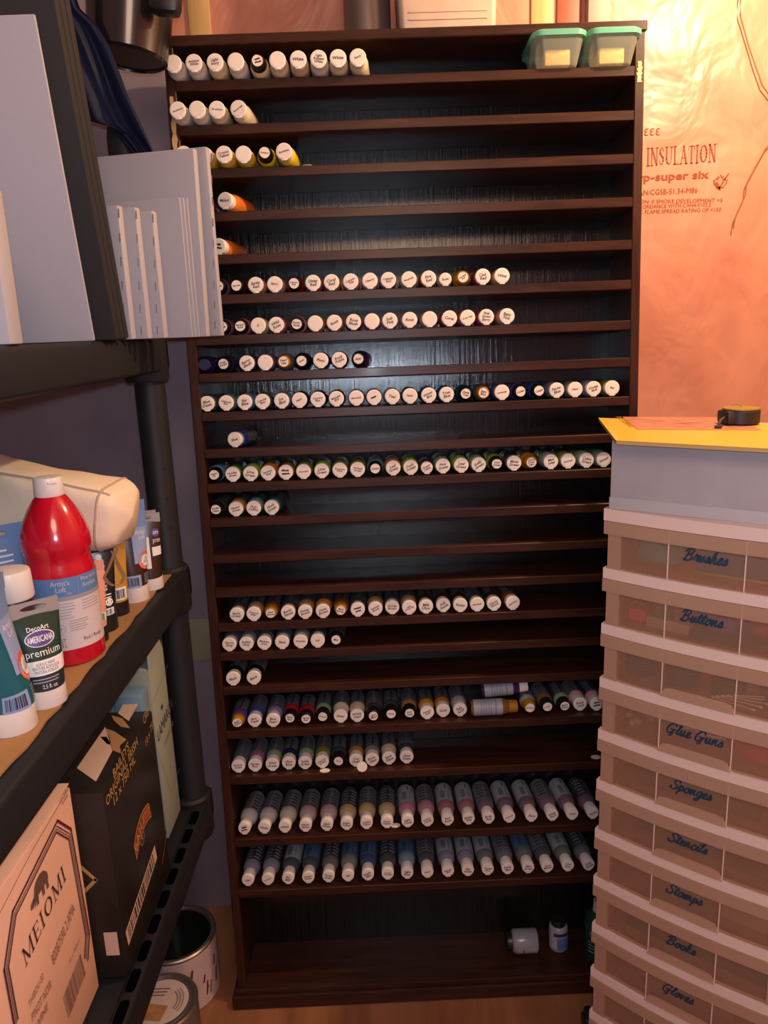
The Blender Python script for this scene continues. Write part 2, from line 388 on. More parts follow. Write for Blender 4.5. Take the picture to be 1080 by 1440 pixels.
# ------------------------------------------------------------------ paint bottles
COL = dict(white='d9d2c8', cream='e0cfa8', ivory='d8c39a', sand='cdb48a', yellow='e8b81c', gold='c98a1e', ochre='b5741f', lemon='e9cf2a', orange='e0792a', peach='e59a72',
    red='a81f24', crimson='8d1830', maroon='541422', pink='d9698a', rose='c4566e', hotpink='d61f63', palepink='dfa0a6', mauve='8a5a78', purple='40285e', violet='5a4590', lavender='8d84b5',
    blue='2b4f96', navy='1c2748', sky='6f9cc4', teal='1c5a66', aqua='5f9c9a', green='2e6b33', lime='93b52c', olive='767a2a', sage='8a9a78', dgreen='1d3a2c',
    brown='6b3d20', tan='a8773f', dbrown='3a2218', grey='7a7a7e', dgrey='3c3c40', black='17171a', silver='9a9a9e', slate='4d5a68', bronze='7d5a2c')
NAMES = dict(white='white', cream='cream', ivory='ivory', sand='sand-coloured', yellow='yellow', gold='golden', ochre='ochre', lemon='lemon yellow', orange='orange', peach='peach', red='red', crimson='crimson',
    maroon='maroon', pink='pink', rose='rose pink', hotpink='hot pink', palepink='pale pink', mauve='mauve', purple='purple', violet='violet', lavender='lavender', blue='blue', navy='navy', sky='sky blue', teal='teal', aqua='aqua',
    green='green', lime='lime green', olive='olive', sage='sage green', dgreen='dark green', brown='brown', tan='tan', dbrown='dark brown', grey='grey', dgrey='dark grey', black='black', silver='silver', slate='slate blue', bronze='bronze')
CAPC = dict(w=('white', 'f3eae0'), k=('black', '1b1a1e'), g=('gold', 'a9741c'), p=('purple', '2f2350'), s=('small white', 'f3eae0'))
def body_mat(c, muted=False):
    if not muted: return mat('paint_'+c, COL[c], .22, .5, .25)
    r = srgb(COL[c]); g_ = sum(r)/3; return mat('paint_milky_'+c, tuple((.5*x+.5*g_)*.75 for x in r), .25, .5, .25)      # paint seen through cloudy plastic
def cap_mat(k): return mat('cap_'+CAPC[k][0].replace(' ', '_'), CAPC[k][1], .4, .4)
PAPER = mat('sticker_paper', 'f1e4d8', .75, .2)
WRAPM = {'grey': mat('wrapper_grey', (.17, .17, .19), .4), 'dark': mat('wrapper_dark', (.045, .045, .055), .4), 'pale': mat('wrapper_pale', (.36, .38, .42), .45), 'blue': mat('wrapper_blue', (.09, .15, .28), .4)}
WINK = mat('wrapper_print', (.03, .03, .04), .5); WINKL = mat('wrapper_print_pale', (.24, .24, .26), .5)
_mesh = {}
KINDS = {   # body radius, length, cap radius, cap length
    'A': (.0192, .112, .0166, .021), 'B': (.0218, .140, .0152, .030), 'S': (.0165, .075, .0135, .018)}
def shared(key, make):
    if key not in _mesh: _mesh[key] = make()
    return _mesh[key]
LIE = RX(-pi/2)          # lathe axis z -> bottle axis +y (towards the back of the shelf)
def part(name, key, make, mats, parent, z):
    if key in _mesh: return link(name, _mesh[key], parent, T(0, 0, z))
    q = MB(); make(q); o = q.build(name, mats, parent); o.matrix_local = T(0, 0, z); _mesh[key] = o.data; return o
def make_bottle(M, kind, col, cap, txt, wrap, rnd, label, group):
    R, L, cr, cl = KINDS[kind]
    root = thing('paint_bottle', label, 'bottle', M, group)
    def body(q):
        if kind == 'B': pr = [(0, cl-.004), (.011, cl-.004), (.0125, cl), (.0165, cl+.004), (.0200, cl+.011), (R, cl+.020), (R, L-.006), (R-.003, L), (0, L)]
        else: pr = [(0, cl-.003), (cr-.003, cl-.003), (cr-.001, cl+.002), (R-.0012, cl+.008), (R, cl+.013), (R, L-.005), (R-.003, L), (0, L)]
        q.lathe(pr, 22, M=LIE)
    part('body', ('body', kind, col), body, body_mat(col, kind == 'B'), root, R)
    def capm(q):
        if cap in 'kgp' and kind != 'B': pr = [(0, 0), (cr*.70, 0), (cr*.76, .0012), (cr*.98, cl*.8), (cr*.98, cl), (0, cl)]
        else: pr = [(0, 0), (cr*.94, 0), (cr, .0013), (cr, cl*.72), (cr*.93, cl*.76), (cr*.93, cl), (0, cl)]
        q.lathe(pr, 22, M=LIE)
        if cap in 'ws': q.box((-.006, -.0002, -cr-.0008), (.006, .0028, -cr+.004), .0008)      # flip-top lip
    part('cap', ('cap', kind, cap), capm, cap_mat(cap), root, R)
    # paper sticker with the handwritten colour name
    if txt is not None:
        sr = cr*(.66 if cap in 'kgp' else .84); n = 13; q = MB(); F = T(0, -.0006, R) @ RX(pi/2)
        a0 = rnd.uniform(0, 6); flat = rnd.randrange(n)
        q.prism([(sr*(.93 if (i-flat) % n < 2 else 1)*cos(a0+2*pi*i/n)*rnd.uniform(.97, 1.02), sr*(.93 if (i-flat) % n < 2 else 1)*sin(a0+2*pi*i/n)) for i in range(n)], .0004, 0, T(0, -.0002, R) @ RX(pi/2))
        F = F @ T(0, 0, .0003) @ RZ(rnd.uniform(-.25, .55))
        if txt == '~':
            for i, y in enumerate((.25, -.25) if rnd.random() < .6 else (0,)):
                squiggle(q, sr*rnd.uniform(.8, 1.25), sr*.3, rnd.uniform(-.1, .1)*sr, y*sr, 1, F, rnd, sr*.085)
        elif txt:
            ln = txt.count('\n')+1; tw = text_geo(txt, .2, 0)[2]; asp = (tw[2]-tw[0])/(tw[3]-tw[1])
            w = min(sr*1.55, asp*sr*(.45 if ln == 1 else .5*ln)); q.text(txt, w/asp, w, 1, F, shear=.2, bold=.022)
        q.build('sticker', [PAPER, INK], root, smooth=False)
    if wrap:
        def wr(q):
            y0 = cl+(.024 if kind == 'B' else .016); y1 = L-.008; r = R+.0004
            a, b = radians(-20), radians(200)
            fn = lambda u, v: (r*cos(a+(b-a)*u), y0+(y1-y0)*v, r*sin(a+(b-a)*u))
            q.grid(fn, 20, 2, 0)
            rr = random.Random(hash(wrap) % 97)
            fn2 = lambda u, v: ((R+.0008)*cos(a+(b-a)*u), y0+(y1-y0)*v, (R+.0008)*sin(a+(b-a)*u))
            if wrap in ('grey', 'dark'):
                for k in range(5):
                    v0 = .08+k*.17
                    for (ua, ub) in ((.25, .45), (.5, .72)):
                        q.add([fn2(ua, v0), fn2((ua+ub)/2, v0), fn2(ub-.03*(k % 2), v0), fn2(ub-.03*(k % 2), v0+.07), fn2((ua+ub)/2, v0+.07), fn2(ua, v0+.07)], [(0, 1, 4, 5), (1, 2, 3, 4)], 1)
            else:
                for k in range(9):
                    v0 = .12+k*.05
                    q.add([fn2(.38, v0), fn2(.52, v0), fn2(.62, v0), fn2(.62, v0+.026), fn2(.52, v0+.026), fn2(.38, v0+.026)], [(0, 1, 4, 5), (1, 2, 3, 4)], 1)
                q.add([fn2(.3, .66), fn2(.45, .66), fn2(.7, .66), fn2(.7, .9), fn2(.45, .9), fn2(.3, .9)], [(0, 1, 4, 5), (1, 2, 3, 4)], 1)
        part('wrapper', ('wrap', kind, wrap), wr, [WRAPM[wrap], WINKL if wrap == 'dark' else WINK], root, R)
    return root
ORD = ['', 'first', 'second', 'third', 'fourth', 'fifth', 'sixth', 'seventh', 'eighth', 'ninth', 'tenth', 'eleventh', 'twelfth', 'thirteenth', 'fourteenth', 'fifteenth', 'sixteenth', 'seventeenth', 'eighteenth', 'nineteenth', 'twentieth', 'twenty-first', 'twenty-second', 'twenty-third', 'twenty-fourth']
# every row: (x, y of the cap in the photo, paint colour, cap, handwriting ['' blank, '~' unreadable, None no sticker], turn in degrees, kind)
ROWS = {
1: [(243,83,'white','w',''),(272,82,'white','w','Antique\nWhite'),(302,83,'ivory','w','Light\nIvory'),(331,81,'white','w',''),(362,85,'cream','k','~',0),(390,83,'cream','w',''),(419,78,'sand','w','White'),(448,79,'white','w','Light\nAntique\nWhite'),(475,79,'cream','w','White'),(503,76,'cream','w','Ivory',3)],
2: [(250,155,'white','w','Sandstone'),(277,154,'white','w',''),(305,154,'cream','w','Parchment'),(335,153,'cream','w','Buttermilk',5)],
3: [(258,216,'yellow','w','~'),(288,219,'yellow','w','~'),(315,217,'yellow','w','Crocus\nYellow'),(342,217,'yellow','w',''),(372,215,'lemon','k','Sunbeam'),(399,213,'lemon','w','Sunshine',4)],
4: [(286,287,'red','w','~'),(316,282,'orange','w','Melon',17)],
5: [(307,346,'orange','w','~',14)],
6: [(309,402,'mauve','k','~'),(330,396,'maroon','k','Garnet'),(359,395,'peach','w','Santa\nRed'),(386,394,'palepink','w','Berry'),(413,393,'red','k','Primary\nRed'),(440,394,'rose','w','Deep\nRed'),(466,392,'orange','w','Coral\nRed'),(493,391,'peach','w','Crimson\nTide'),(520,390,'palepink','w','Cherry'),(546,390,'grey','w','Calypso\nRed'),(575,390,'cream','w','Burgundy'),(604,389,'red','w','Fire\nRed'),(625,392,'palepink','s','Rose',0,'S'),(651,385,'gold','g','Cardinal\nRed'),(679,383,'red','w','Cad.\nRed'),(706,382,'peach','w','Wine')],
7: [(313,459,'mauve','k','~'),(337,456,'pink','k','Burgun\nRose'),(363,456,'cream','w','S'),(388,454,'pink','w','Wild\nRose'),(417,452,'palepink','k','Dusty\nRose'),(443,452,'peach','w',''),(470,452,'peach','w','Rose'),(497,450,'crimson','w','Rose\nBlush'),(523,449,'pink','w',''),(548,447,'palepink','w','Soft\nPink'),(576,447,'palepink','w','Rose'),(604,443,'palepink','w',''),(632,442,'red','w','Coral'),(657.6,442,'rose','w','In the Pink'),(684,441,'hotpink','w','Pink\nStraw\nBerry'),(713,440,'peach','w','Baby\nPink')],
8: [(287,515,'purple','p',None),(314,512,'purple','k','Deep\nPurple'),(347,511,'dgrey','w','Berry\nBlush'),(373,511,'mauve','w',''),(399,509,'grey','g','Pearl\nLilac'),(424,509,'navy','k','Grape'),(451,508,'dgrey','w','Plum'),(477,507,'dgrey','w','Royal\nPurple'),(504,504,'purple','k','Plum',6)],
9: [(291,570,'slate','w','Blue\nDawn'),(318,568,'aqua','w','Williamsb\nBlue'),(344,567,'sky','w','Sky\nBlue'),(369,566,'slate','w','Colonial\nBlue'),(396,565,'sky','w','Ice\nBlue'),(421,564,'navy','w','Navy'),(447,563,'navy','w','Country\nBlue'),(473,562,'dgrey','w','Midnight\nBlue'),(501,561,'slate','s','Mountain'),(526,560,'grey','w','~'),(552,559,'sky','w','Teal'),(576.5,557,'dgrey','w','Navy'),(603,556,'blue','w','Winter\nBlue'),(628,554,'blue','w','True\nBlue'),(655,553,'teal','k','Deep\nTeal'),(680,552,'slate','g','Baby\nBlue'),(706,550,'violet','w','Lavender'),(732,548,'violet','k','Cobalt'),(758,546,'blue','k','Cobalt'),(783,546,'grey','w','Periw\nBlue'),(809,544,'grey','w','Navy'),(835,543,'lavender','w','Wedge\nBlue'),(861,541,'olive','w','Bay')],
10: [(330,619,'blue','w','Blue',9)],
11: [(301.5,673.5,'sky','k','Calypso\nSky'),(327.5,672.6,'green','w','Holiday\nGreen'),(352.5,671,'lime','w','Lime\nGreen'),(377,670,'orange','w','Jamaica\nRed'),(402,669,'bronze','w','~'),(427,668,'olive','w','Avocado'),(452.6,667,'lime','w','Lima\nGreen'),(478,665,'olive','w','Evergreen\nBrush'),(503,664,'olive','w','Antique\nGreen'),(528,664,'aqua','k','Green'),(553,662,'gold','w','Leaf\nGreen'),(579,661,'lime','w','Fresh\nFoliage'),(600,661,'dgrey','s','Green\nOlive',0,'S'),(622,658,'sage','w','Pine\nGreen'),(649,657,'lime','w','Leaf\nGreen'),(673,655,'sage','w','Kelly\nGreen'),(699,654,'lime','k','Vivid\nGreen'),(723,652.5,'dgrey','w','Moss\nGreen'),(747,652,'gold','g','Yellow\nGreen\nLight'),(775,650.7,'sage','w','Mint\nJulep'),(799,649.5,'olive','w','Summer'),(825,648,'sage','w','Celtic\nGreen'),(849,647,'sage','w','Forest')],
12: [(304,724,'dgrey','k','Violet\nHaze'),(332,722,'ochre','w','Hauser\nGreen'),(357,720,'aqua','w','Plum\nChiffon'),(382,719,'teal','w','Hunt\nGreen',3)],
15: [(333.5,865,'dgrey','w','Burnt\nUmber'),(356,864,'tan','w','Terracott\nBeige'),(380.6,864,'brown','g','Sand\nBrown'),(405,863,'dgrey','w','Burnt\nSienna'),(429,861,'tan','w','Honey\nBrown'),(454,860,'orange','w','Cinna\nBrown'),(479,859,'brown','g','Mud\nBrown'),(503,858,'dgrey','w','~'),(528,856,'tan','w','Autumn\nBrown'),(552,854,'dgrey','w','Golden\nBrown'),(575,854.5,'tan','w','Light\nChocolate'),(599,853,'dbrown','w','Milk\nChoc'),(624,851,'dbrown','w','Soft\nSuede'),(647,851,'dbrown','w','Raisin'),(672,850,'dgrey','w','Espresso'),(695,849,'dbrown','w','Cherry\nWood'),(720,848,'brown','w','Espresso',-3)],
16: [(323,915,'slate','w','Storm\nGrey'),(347,913,'grey','w','Soldier\nGrey'),(372,912,'slate','w','Medium\nGrey'),(397,910,'slate','w','Slate'),(423,909,'grey','w','Graphite'),(447,907.5,'dgrey','w','Fog'),(473,906.7,'dgrey','k','Mist')],
17: [(328,959,'black','w','Black'),(357,957,'black','w','Black')],
18: [(333.6,1017,'violet','g','Pearl\nWhite'),(358,1013,'blue','w','Blue\nTopaz'),(384,1013,'lavender','w','Blue\nPearl'),(407.5,1010,'red','k','Ruby\nRed'),(431,1011,'red','k','Candy\nRed'),(453,1008,'sage','k','Emerald'),(479,1007,'cream','w','Silver'),(502.5,1006,'sand','w','White\nPearl'),(525,1007,'dgrey','k','Gun\nMetal'),(550,1004,'dgrey','k','Champ.'),(576,1003,'tan','k','Rich\nGold'),(601,1002,'gold','w','Antique\nGold'),(623,999,'ochre','w','Gold'),(647,998,'silver','w','Pale\nGold'),(745.5,995.5,'silver','g','Bronze'),(770,994,'bronze','k','Copper'),(796,993,'sage','k','Black\nPearl'),(815.5,990,'palepink','w','Rose\nGold'),(838,990,'palepink','w','~')],
19: [(335,1077.5,'slate','w','Hunter\nGreen'),(358.6,1076,'mauve','w','Garden\nPlum'),(383,1075,'sage','w','Wild\nGreen'),(406,1073,'navy','w','Ultra\nBlue'),(429,1072.5,'sage','w','Seafo\nGreen'),(453,1071,'olive','w','Chartre\nGreen'),(476,1070.5,'dgrey','k','Payne'),(501,1069,'tan','w','Cot\nGold'),(523,1068,'grey','w','Rose\nGlass'),(547,1066,'sand','w','Sand\nGlaze'),(572,1064.5,'dgrey','w','Clear\nGlaze')],
20: [(343,1161,'white','w','~',5),(371,1158,'white','w','White',4.5),(400,1157,'cream','w','White',4),(429,1155,'palepink','w','Warm\nWhite',3),(459,1152.5,'palepink','w','Satin\nWhite',2.5),(487,1151,'yellow','w','Bright\nYellow',2),(515,1150,'yellow','w','Golden\nYellow',1.5),(544,1150,'yellow','w','Sunny\nYellow',1),(573,1148,'pink','w','Light\nCoral',.5),(601,1148,'pink','w','Cotton\nCandy',0),(629.5,1147,'rose','w','Red\nRose',0),(659,1145.5,'rose','w','Bright\nRed',0),(687,1144,'mauve','w','Brick\nRed',-1),(716,1143,'mauve','w','Burgundy',-2),(747.5,1142,'mauve','w','Plum',-2),(777,1140.5,'mauve','w','Deep\nPlum',-3),(805,1139.5,'mauve','w','Grape',-3),(834,1138,'mauve','w','Violet',-3)],
21: [(348,1233,'lavender','w','Lilac',3),(376,1231,'lavender','w','Lavender',3),(404.6,1230,'slate','w','Sky\nMist',3),(433,1229,'slate','w','Hunter\nGreen',2),(461.5,1227,'grey','w','Forest\nGreen',2),(489,1226,'sage','w','Sage',1.5),(517,1224,'blue','w','Bright\nBlue',1),(545,1223,'slate','w','Country\nTurquoise',1),(572.6,1222.5,'sky','w','Light\nBlue',.5),(601,1221.5,'slate','w','Royal',0),(630,1221,'lavender','w','Heritage\nBlue',0),(658,1219,'lavender','w','Sky\nViolet',0),(686,1218,'grey','w','Coastal\nBlue',-.5),(714,1216,'grey','w','Deep\nBlue',-1),(743,1215,'grey','w','Mint\nGreen',-1.5),(770,1215,'slate','w','Aqua\nMarine',-2),(799,1212,'grey','w','Cool\nGrey',-2),(828,1211,'grey','w','Grey\nStone',-3)],
}
SHELF_WORD = {k: ('top shelf' if k == 1 else ORD[k]+' shelf down') for k in range(1, 22)}
for k, row in ROWS.items():
    v = SHV[k-1]; items = []
    for it in row:
        x, y, col, cap, txt = it[:5]; yaw = it[5] if len(it) > 5 else 0; kind = it[6] if len(it) > 6 else ('B' if k >= 20 else 'A')
        R = KINDS[kind][0]
        if 5 <= k <= 12: w = .012; u = rack_uw(x, y, w)[0]
        else:
            u, w = rack_uv(x, y, v+R); w = min(max(w, -.036 if k < 5 else .004), .028)
            if k >= 20: w = min(w, .011)
            u = rack_uw(x, y, w)[0]
        items.append([u, w, col, cap, txt, yaw, kind])
    for _ in range(60):                                   # let neighbours touch, never overlap
        for a, b in zip(items, items[1:]):
            need = KINDS[a[6]][0]+KINDS[b[6]][0]+.0006 + .10*max(0, sin(radians(abs(a[5]-b[5]))))*.9*(1 if (a[5] > b[5]) else 0)
            if b[0]-a[0] < need: d = (need-(b[0]-a[0]))/2; a[0] -= d; b[0] += d
    for n, (u, w, col, cap, txt, yaw, kind) in enumerate(items):
        rnd = random.Random(k*100+n)
        wrap = None
        if k in (4, 5, 10, 12, 15, 16, 17, 18, 19): wrap = rnd.choice(['grey', 'dark', 'dark', 'grey']) if k > 5 else None
        if k == 20: wrap = (['grey']*5+['dark', 'grey', 'dark', 'pale', 'grey', 'pale', 'pale', 'grey', 'pale', 'pale', 'grey', 'pale', 'dark'])[n]
        if k == 21: wrap = (['dark', 'dark', 'pale', 'blue', 'dark', 'blue', 'blue', 'dark', 'blue', 'grey', 'pale', 'pale', 'pale', 'grey', 'blue', 'grey', 'pale', 'dark'])[n]
        pos = ('%s from left' % ORD[n+1]) if n < len(ORD)-1 else ''
        if len(items) == 1: pos = 'only upright one'
        capw = {'w': 'white-capped', 'k': 'black-capped', 'g': 'gold-capped', 'p': 'purple-capped', 's': 'small white-capped'}[cap]
        where = 'on the %s' % SHELF_WORD[k]
        if len(items) == 1: label = '%s %s paint bottle lying alone %s' % (capw, NAMES[col], where)
        else: label = '%s %s paint bottle, %s %s' % (capw, NAMES[col], pos, where)
        M = RACK @ T(u, w, v+.0004) @ RZ(radians(-yaw))
        make_bottle(M, kind, col, cap, txt, wrap, rnd, label, 'paint bottles %s' % ('on the '+SHELF_WORD[k]))
# loose round stickers that fell off caps
for (x, y, k, lab) in ((432, 234, 3, 'loose round white sticker lying on the third shelf right of the yellow bottles'), (457, 1084, 19, 'loose round white sticker lying on the nineteenth shelf below the black cap'),
                       (556, 1161, 20, 'loose round white sticker lying in front of the yellow bottles on the twentieth shelf'), (838, 1065, 19, 'loose pale sticker at the right end of the nineteenth shelf')):
    v = SHV[k-1]; u, w = rack_uv(x, y, v); w = min(max(w, .009), .03); u = rack_uw(x, y, w)[0]
    q = MB(); q.prism([(.0125*cos(2*pi*i/14), .0095*sin(2*pi*i/14)) for i in range(14)], .0006)
    o = q.build('loose_sticker', PAPER); o.matrix_world = RACK @ T(u, w, v+.0006) @ RX(.03); tag(o, lab, 'sticker', 'loose stickers')
v = SHV[18]; u, w = rack_uw(509, 1073, .006)
q = MB(); q.prism([(.0125*cos(2*pi*i/14), .0125*sin(2*pi*i/14)) for i in range(14)], .0006)
u0_, w0_ = rack_uv(509, 1073, v+.013)
o = q.build('loose_sticker', PAPER); o.matrix_world = RACK @ T(u, .0015, v+.0125) @ RX(radians(78)); tag(o, 'loose round sticker standing against two bottle caps on the nineteenth shelf', 'sticker', 'loose stickers')
# two bottles lying sideways on the eighteenth shelf
def side_bottle(px0, px1, py, v, lift, col, capc, wrap, label, w, turn=0):
    R, L, cr, cl = KINDS['A']; u0, _ = rack_uw(px0, py, w); u1, _ = rack_uw(px1, py, w); sc = 1
    root = thing('paint_bottle', label, 'bottle', RACK @ T(u1, w, v+lift) @ RY(radians(turn)) @ RZ(-pi/2 + pi), 'bottles lying on their side')
    root.matrix_world = RACK @ T(u1, w, v+lift) @ RY(radians(turn)) @ RZ(pi/2)
    part('body', ('body', 'A', col), lambda q: q.lathe([(0, cl-.003), (cr-.003, cl-.003), (cr-.001, cl+.002), (R-.0012, cl+.008), (R, cl+.013), (R, L-.005), (R-.003, L), (0, L)], 22, M=LIE), body_mat(col), root, R)
    part('cap', ('cap2', capc), lambda q: q.lathe([(0, 0), (.0135, 0), (.0145, .0012), (.0160, cl), (0, cl)], 22, M=LIE), cap_mat(capc), root, R)
    part('wrapper', ('wrapside', wrap), lambda q: (q.lathe([(R+.0004, cl+.016), (R+.0004, L-.006)], 22, M=LIE), q.lathe([(R+.0008, cl+.03), (R+.0008, cl+.034)], 22, 1, M=LIE), [q.lathe([(R+.0007, cl+.042+i*.006), (R+.0007, cl+.0445+i*.006)], 22, 1, M=LIE) for i in range(5)]), [WRAPM[wrap], mat('wrapper_lines', (.22, .24, .30), .5)], root, R)
side_bottle(659, 727, 989, SHV[17], .0006, 'bronze', 'g', 'pale', 'pale-labelled paint bottle lying sideways with its gold cap to the right', .030)
side_bottle(686, 742, 968, SHV[17], .0392, 'purple', 'w', 'pale', 'purple paint bottle lying sideways on top of another lying bottle', .062, -4)

# ------------------------------------------------------------------ jars in the bottom compartment
FLV = .0505
def jar(M, label, R, H, capm, bodym, bands, group=None):
    root = thing('paint_jar', label, 'jar', M, group)
    q = MB(); q.lathe([(0, 0), (R*.93, 0), (R, .003), (R, H*.74), (R*.9, H*.80), (R*.72, H*.83), (0, H*.83)], 24); q.build('body', bodym, root)
    q = MB(); q.lathe([(0, H), (R*.72, H), (R*.76, H-.002), (R*.76, H*.82), (0, H*.82)], 24); q.build('lid', capm, root)
    q = MB()
    for z0, z1, mi, (a, b) in bands:
        r = R+.0005+.0003*mi
        q.grid(lambda u, v: (r*cos(radians(a+(b-a)*u)), r*sin(radians(a+(b-a)*u)), z0+(z1-z0)*v), 24, 2, mi)
    q.build('wrapper', [mat('jar_label_white', (.42, .40, .44), .5), mat('jar_label_blue', (.10, .16, .40), .5), mat('jar_label_maroon', (.16, .05, .07), .5), mat('jar_label_print', (.04, .04, .07), .5)], root)
    return root
blackp = mat('black_plastic', (.012, .012, .014), .38)
cl = mat('jar_clear_grey', (.30, .30, .34), .25)
u, w = rack_uv(785, 1312, FLV); w = min(w, .09); u = rack_uw(785, 1290, w)[0]
jar(RACK @ T(u, w, FLV) @ RZ(radians(-90)), 'small jar with blue and white label standing in the bottom compartment', .0245, .082, blackp, cl, [(.008, .06, 0, (-80, 80)), (.008, .042, 1, (-20, 60)), (.046, .056, 3, (-40, 60))])
u, w = rack_uw(754, 1292, .085)
jar(RACK @ T(u, .080, FLV+.0300) @ RY(radians(-90)) @ RZ(radians(180)), 'small pale jar lying on its side in the bottom compartment', .0295, .080, blackp, cl, [(.004, .056, 0, (-90, 90)), (.038, .041, 2, (-85, 85)), (.048, .054, 2, (-30, 30))])
g = mat('green_paint_bottle', (.012, .055, .045), .3)
u, w = rack_uw(858, 1290, .055); u = min(u, .922)
root = thing('paint_bottle', 'tall dark green squeeze bottle with white cap half hidden behind the drawers', 'bottle', RACK @ T(u, .055, FLV))
q = MB(); q.lathe([(0, 0), (.030, 0), (.034, .004), (.034, .095), (.031, .115), (.016, .128), (0, .128)], 24); q.build('body', g, root)
q = MB(); q.lathe([(0, .126), (.013, .126), (.011, .158), (0, .158)], 20); q.build('cap', cap_mat('w'), root)
q = MB(); fnw = lambda x, y: (.0346*sin(x/.0346), -.0346*cos(x/.0346), y)
q.ribbon([(.012*cos(i*2*pi/20)-.018, .078+.014*sin(i*2*pi/20)) for i in range(20)], .002, 0, None, True)
q.v = [fnw(p[0], p[1]) for p in q.v]
for i in range(4): q.grid(lambda u, v: fnw(-.035+.03*u, .028+i*.009+.0025*v), 6, 2, 0)
q.build('wrapper', mat('green_bottle_print', (.35, .36, .30), .5), root, fixn=False)

# ------------------------------------------------------------------ two tubs with teal lids and sponges on the top shelf
TUB = sheer_mat('milky_tub', 'd6d6c8', .33); TEAL = sheer_mat('teal_lid', '7ccab2', .78)
def rrect(w, h, r, n=5):
    out = []
    for cx, cy, a0 in ((w/2-r, h/2-r, 0), (-w/2+r, h/2-r, 90), (-w/2+r, -h/2+r, 180), (w/2-r, -h/2+r, 270)):
        out += [(cx+r*cos(radians(a0+90*i/n)), cy+r*sin(radians(a0+90*i/n))) for i in range(n+1)]
    return out
def tub(px, py, label, which):
    v = SHV[0]; w0 = -.036; u, z = rack_uw(px, py, w0)
    root = thing('plastic_tub', label, 'food tub', RACK @ T(u, w0, v+.0006), 'sponge tubs')
    def loft(q, spec, caps):
        n = 24; L = [[(x, y+yc, z) for x, y in rrect(W, D, r)] for W, D, r, yc, z in spec]; vs = sum(L, [])
        fs = [tuple(range(n))] if caps[0] else []
        if caps[1]: fs.append(tuple((len(L)-1)*n+i for i in range(n)))
        for j in range(len(L)-1): fs += [(j*n+i, j*n+(i+1) % n, (j+1)*n+(i+1) % n, (j+1)*n+i) for i in range(n)]
        q.add(vs, fs)
    q = MB(); loft(q, [(.076, .100, .014, .075, 0), (.080, .104, .016, .075, .003), (.100, .128, .020, .074, .048), (.103, .131, .020, .074, .053)], (1, 0)); q.build('tub_body', TUB, root)
    q = MB(); loft(q, [(.104, .132, .020, .074, .0525), (.112, .140, .023, .074, .0500), (.113, .141, .023, .074, .0590), (.104, .132, .020, .074, .0625)], (0, 1)); q.build('lid', TEAL, root)
    s = MB(); s.box((-.026, .0, 0), (.026, .050, .030), .003)
    o = s.build('sponge', mat('yellow_sponge', (.80, .55, .18), .9, var=.2, vscale=120, bump=.5, bscale=300)); o.matrix_world = RACK @ T(u, w0+.035, v+.005)
    tag(o, 'pale yellow sponge inside the %s teal-lidded tub' % which, 'sponge', 'sponges in the tubs')
tub(790, 66, 'milky plastic tub with teal lid, left one of two on the top shelf', 'left')
tub(868, 64, 'milky plastic tub with teal lid, at the right end of the top shelf', 'right')

# ------------------------------------------------------------------ things standing on top of the rack
topM = lambda u, w: RACK @ T(u, w, RH+.0005)
u, w = rack_uw(521, 40, .11); root = thing('metal_canister', 'grey metal canister standing on top of the rack', 'canister', topM(u-.006, .10))
q = MB(); q.lathe([(0, 0), (.046, 0), (.050, .004), (.050, .19), (.052, .192), (.052, .2), (0, .2)], 28); q.build('body', mat('dull_grey_metal', (.20, .16, .15), .35, metal=.6), root)
q = MB(); q.lathe([(.054, .196), (.054, .215), (.05, .222), (0, .222)], 28); q.build('lid', mat('dull_grey_metal', 0), root)
u, w = rack_uw(590, 40, .09); u2, _ = rack_uw(697, 40, .09)
root = thing('storage_tote', 'beige translucent storage tote standing on top of the rack', 'tote', topM((rack_uw(560, 30, .03)[0]+rack_uw(698, 30, .03)[0])/2, .075))
W2 = (rack_uw(698, 30, .03)[0]-rack_uw(560, 30, .03)[0])/2
q = MB(); n = 24; L = [[(x, y, z) for x, y in rrect(W2*2*s_, .12*s_, .012)] for z, s_ in ((0, .96), (.004, .98), (.16, 1.03))]
fs = [tuple(range(n))]; vs = sum(L, [])
for j in range(2): fs += [(j*n+i, j*n+(i+1) % n, (j+1)*n+(i+1) % n, (j+1)*n+i) for i in range(n)]
q.add(vs, fs); totem = mat('beige_tote_plastic', (.55, .40, .30), .4, var=.1, vscale=14); q.build('body', totem, root)
q = MB(); q.box((-W2*1.07, -.066, .16), (W2*1.07, .066, .178), .005); q.build('lid', totem, root)
q = MB()
for z in (.02, .034): q.box((-W2*.8, -.0612, z), (W2*.8, -.058, z+.003), .001)
q.build('moulded_rib', totem, root)

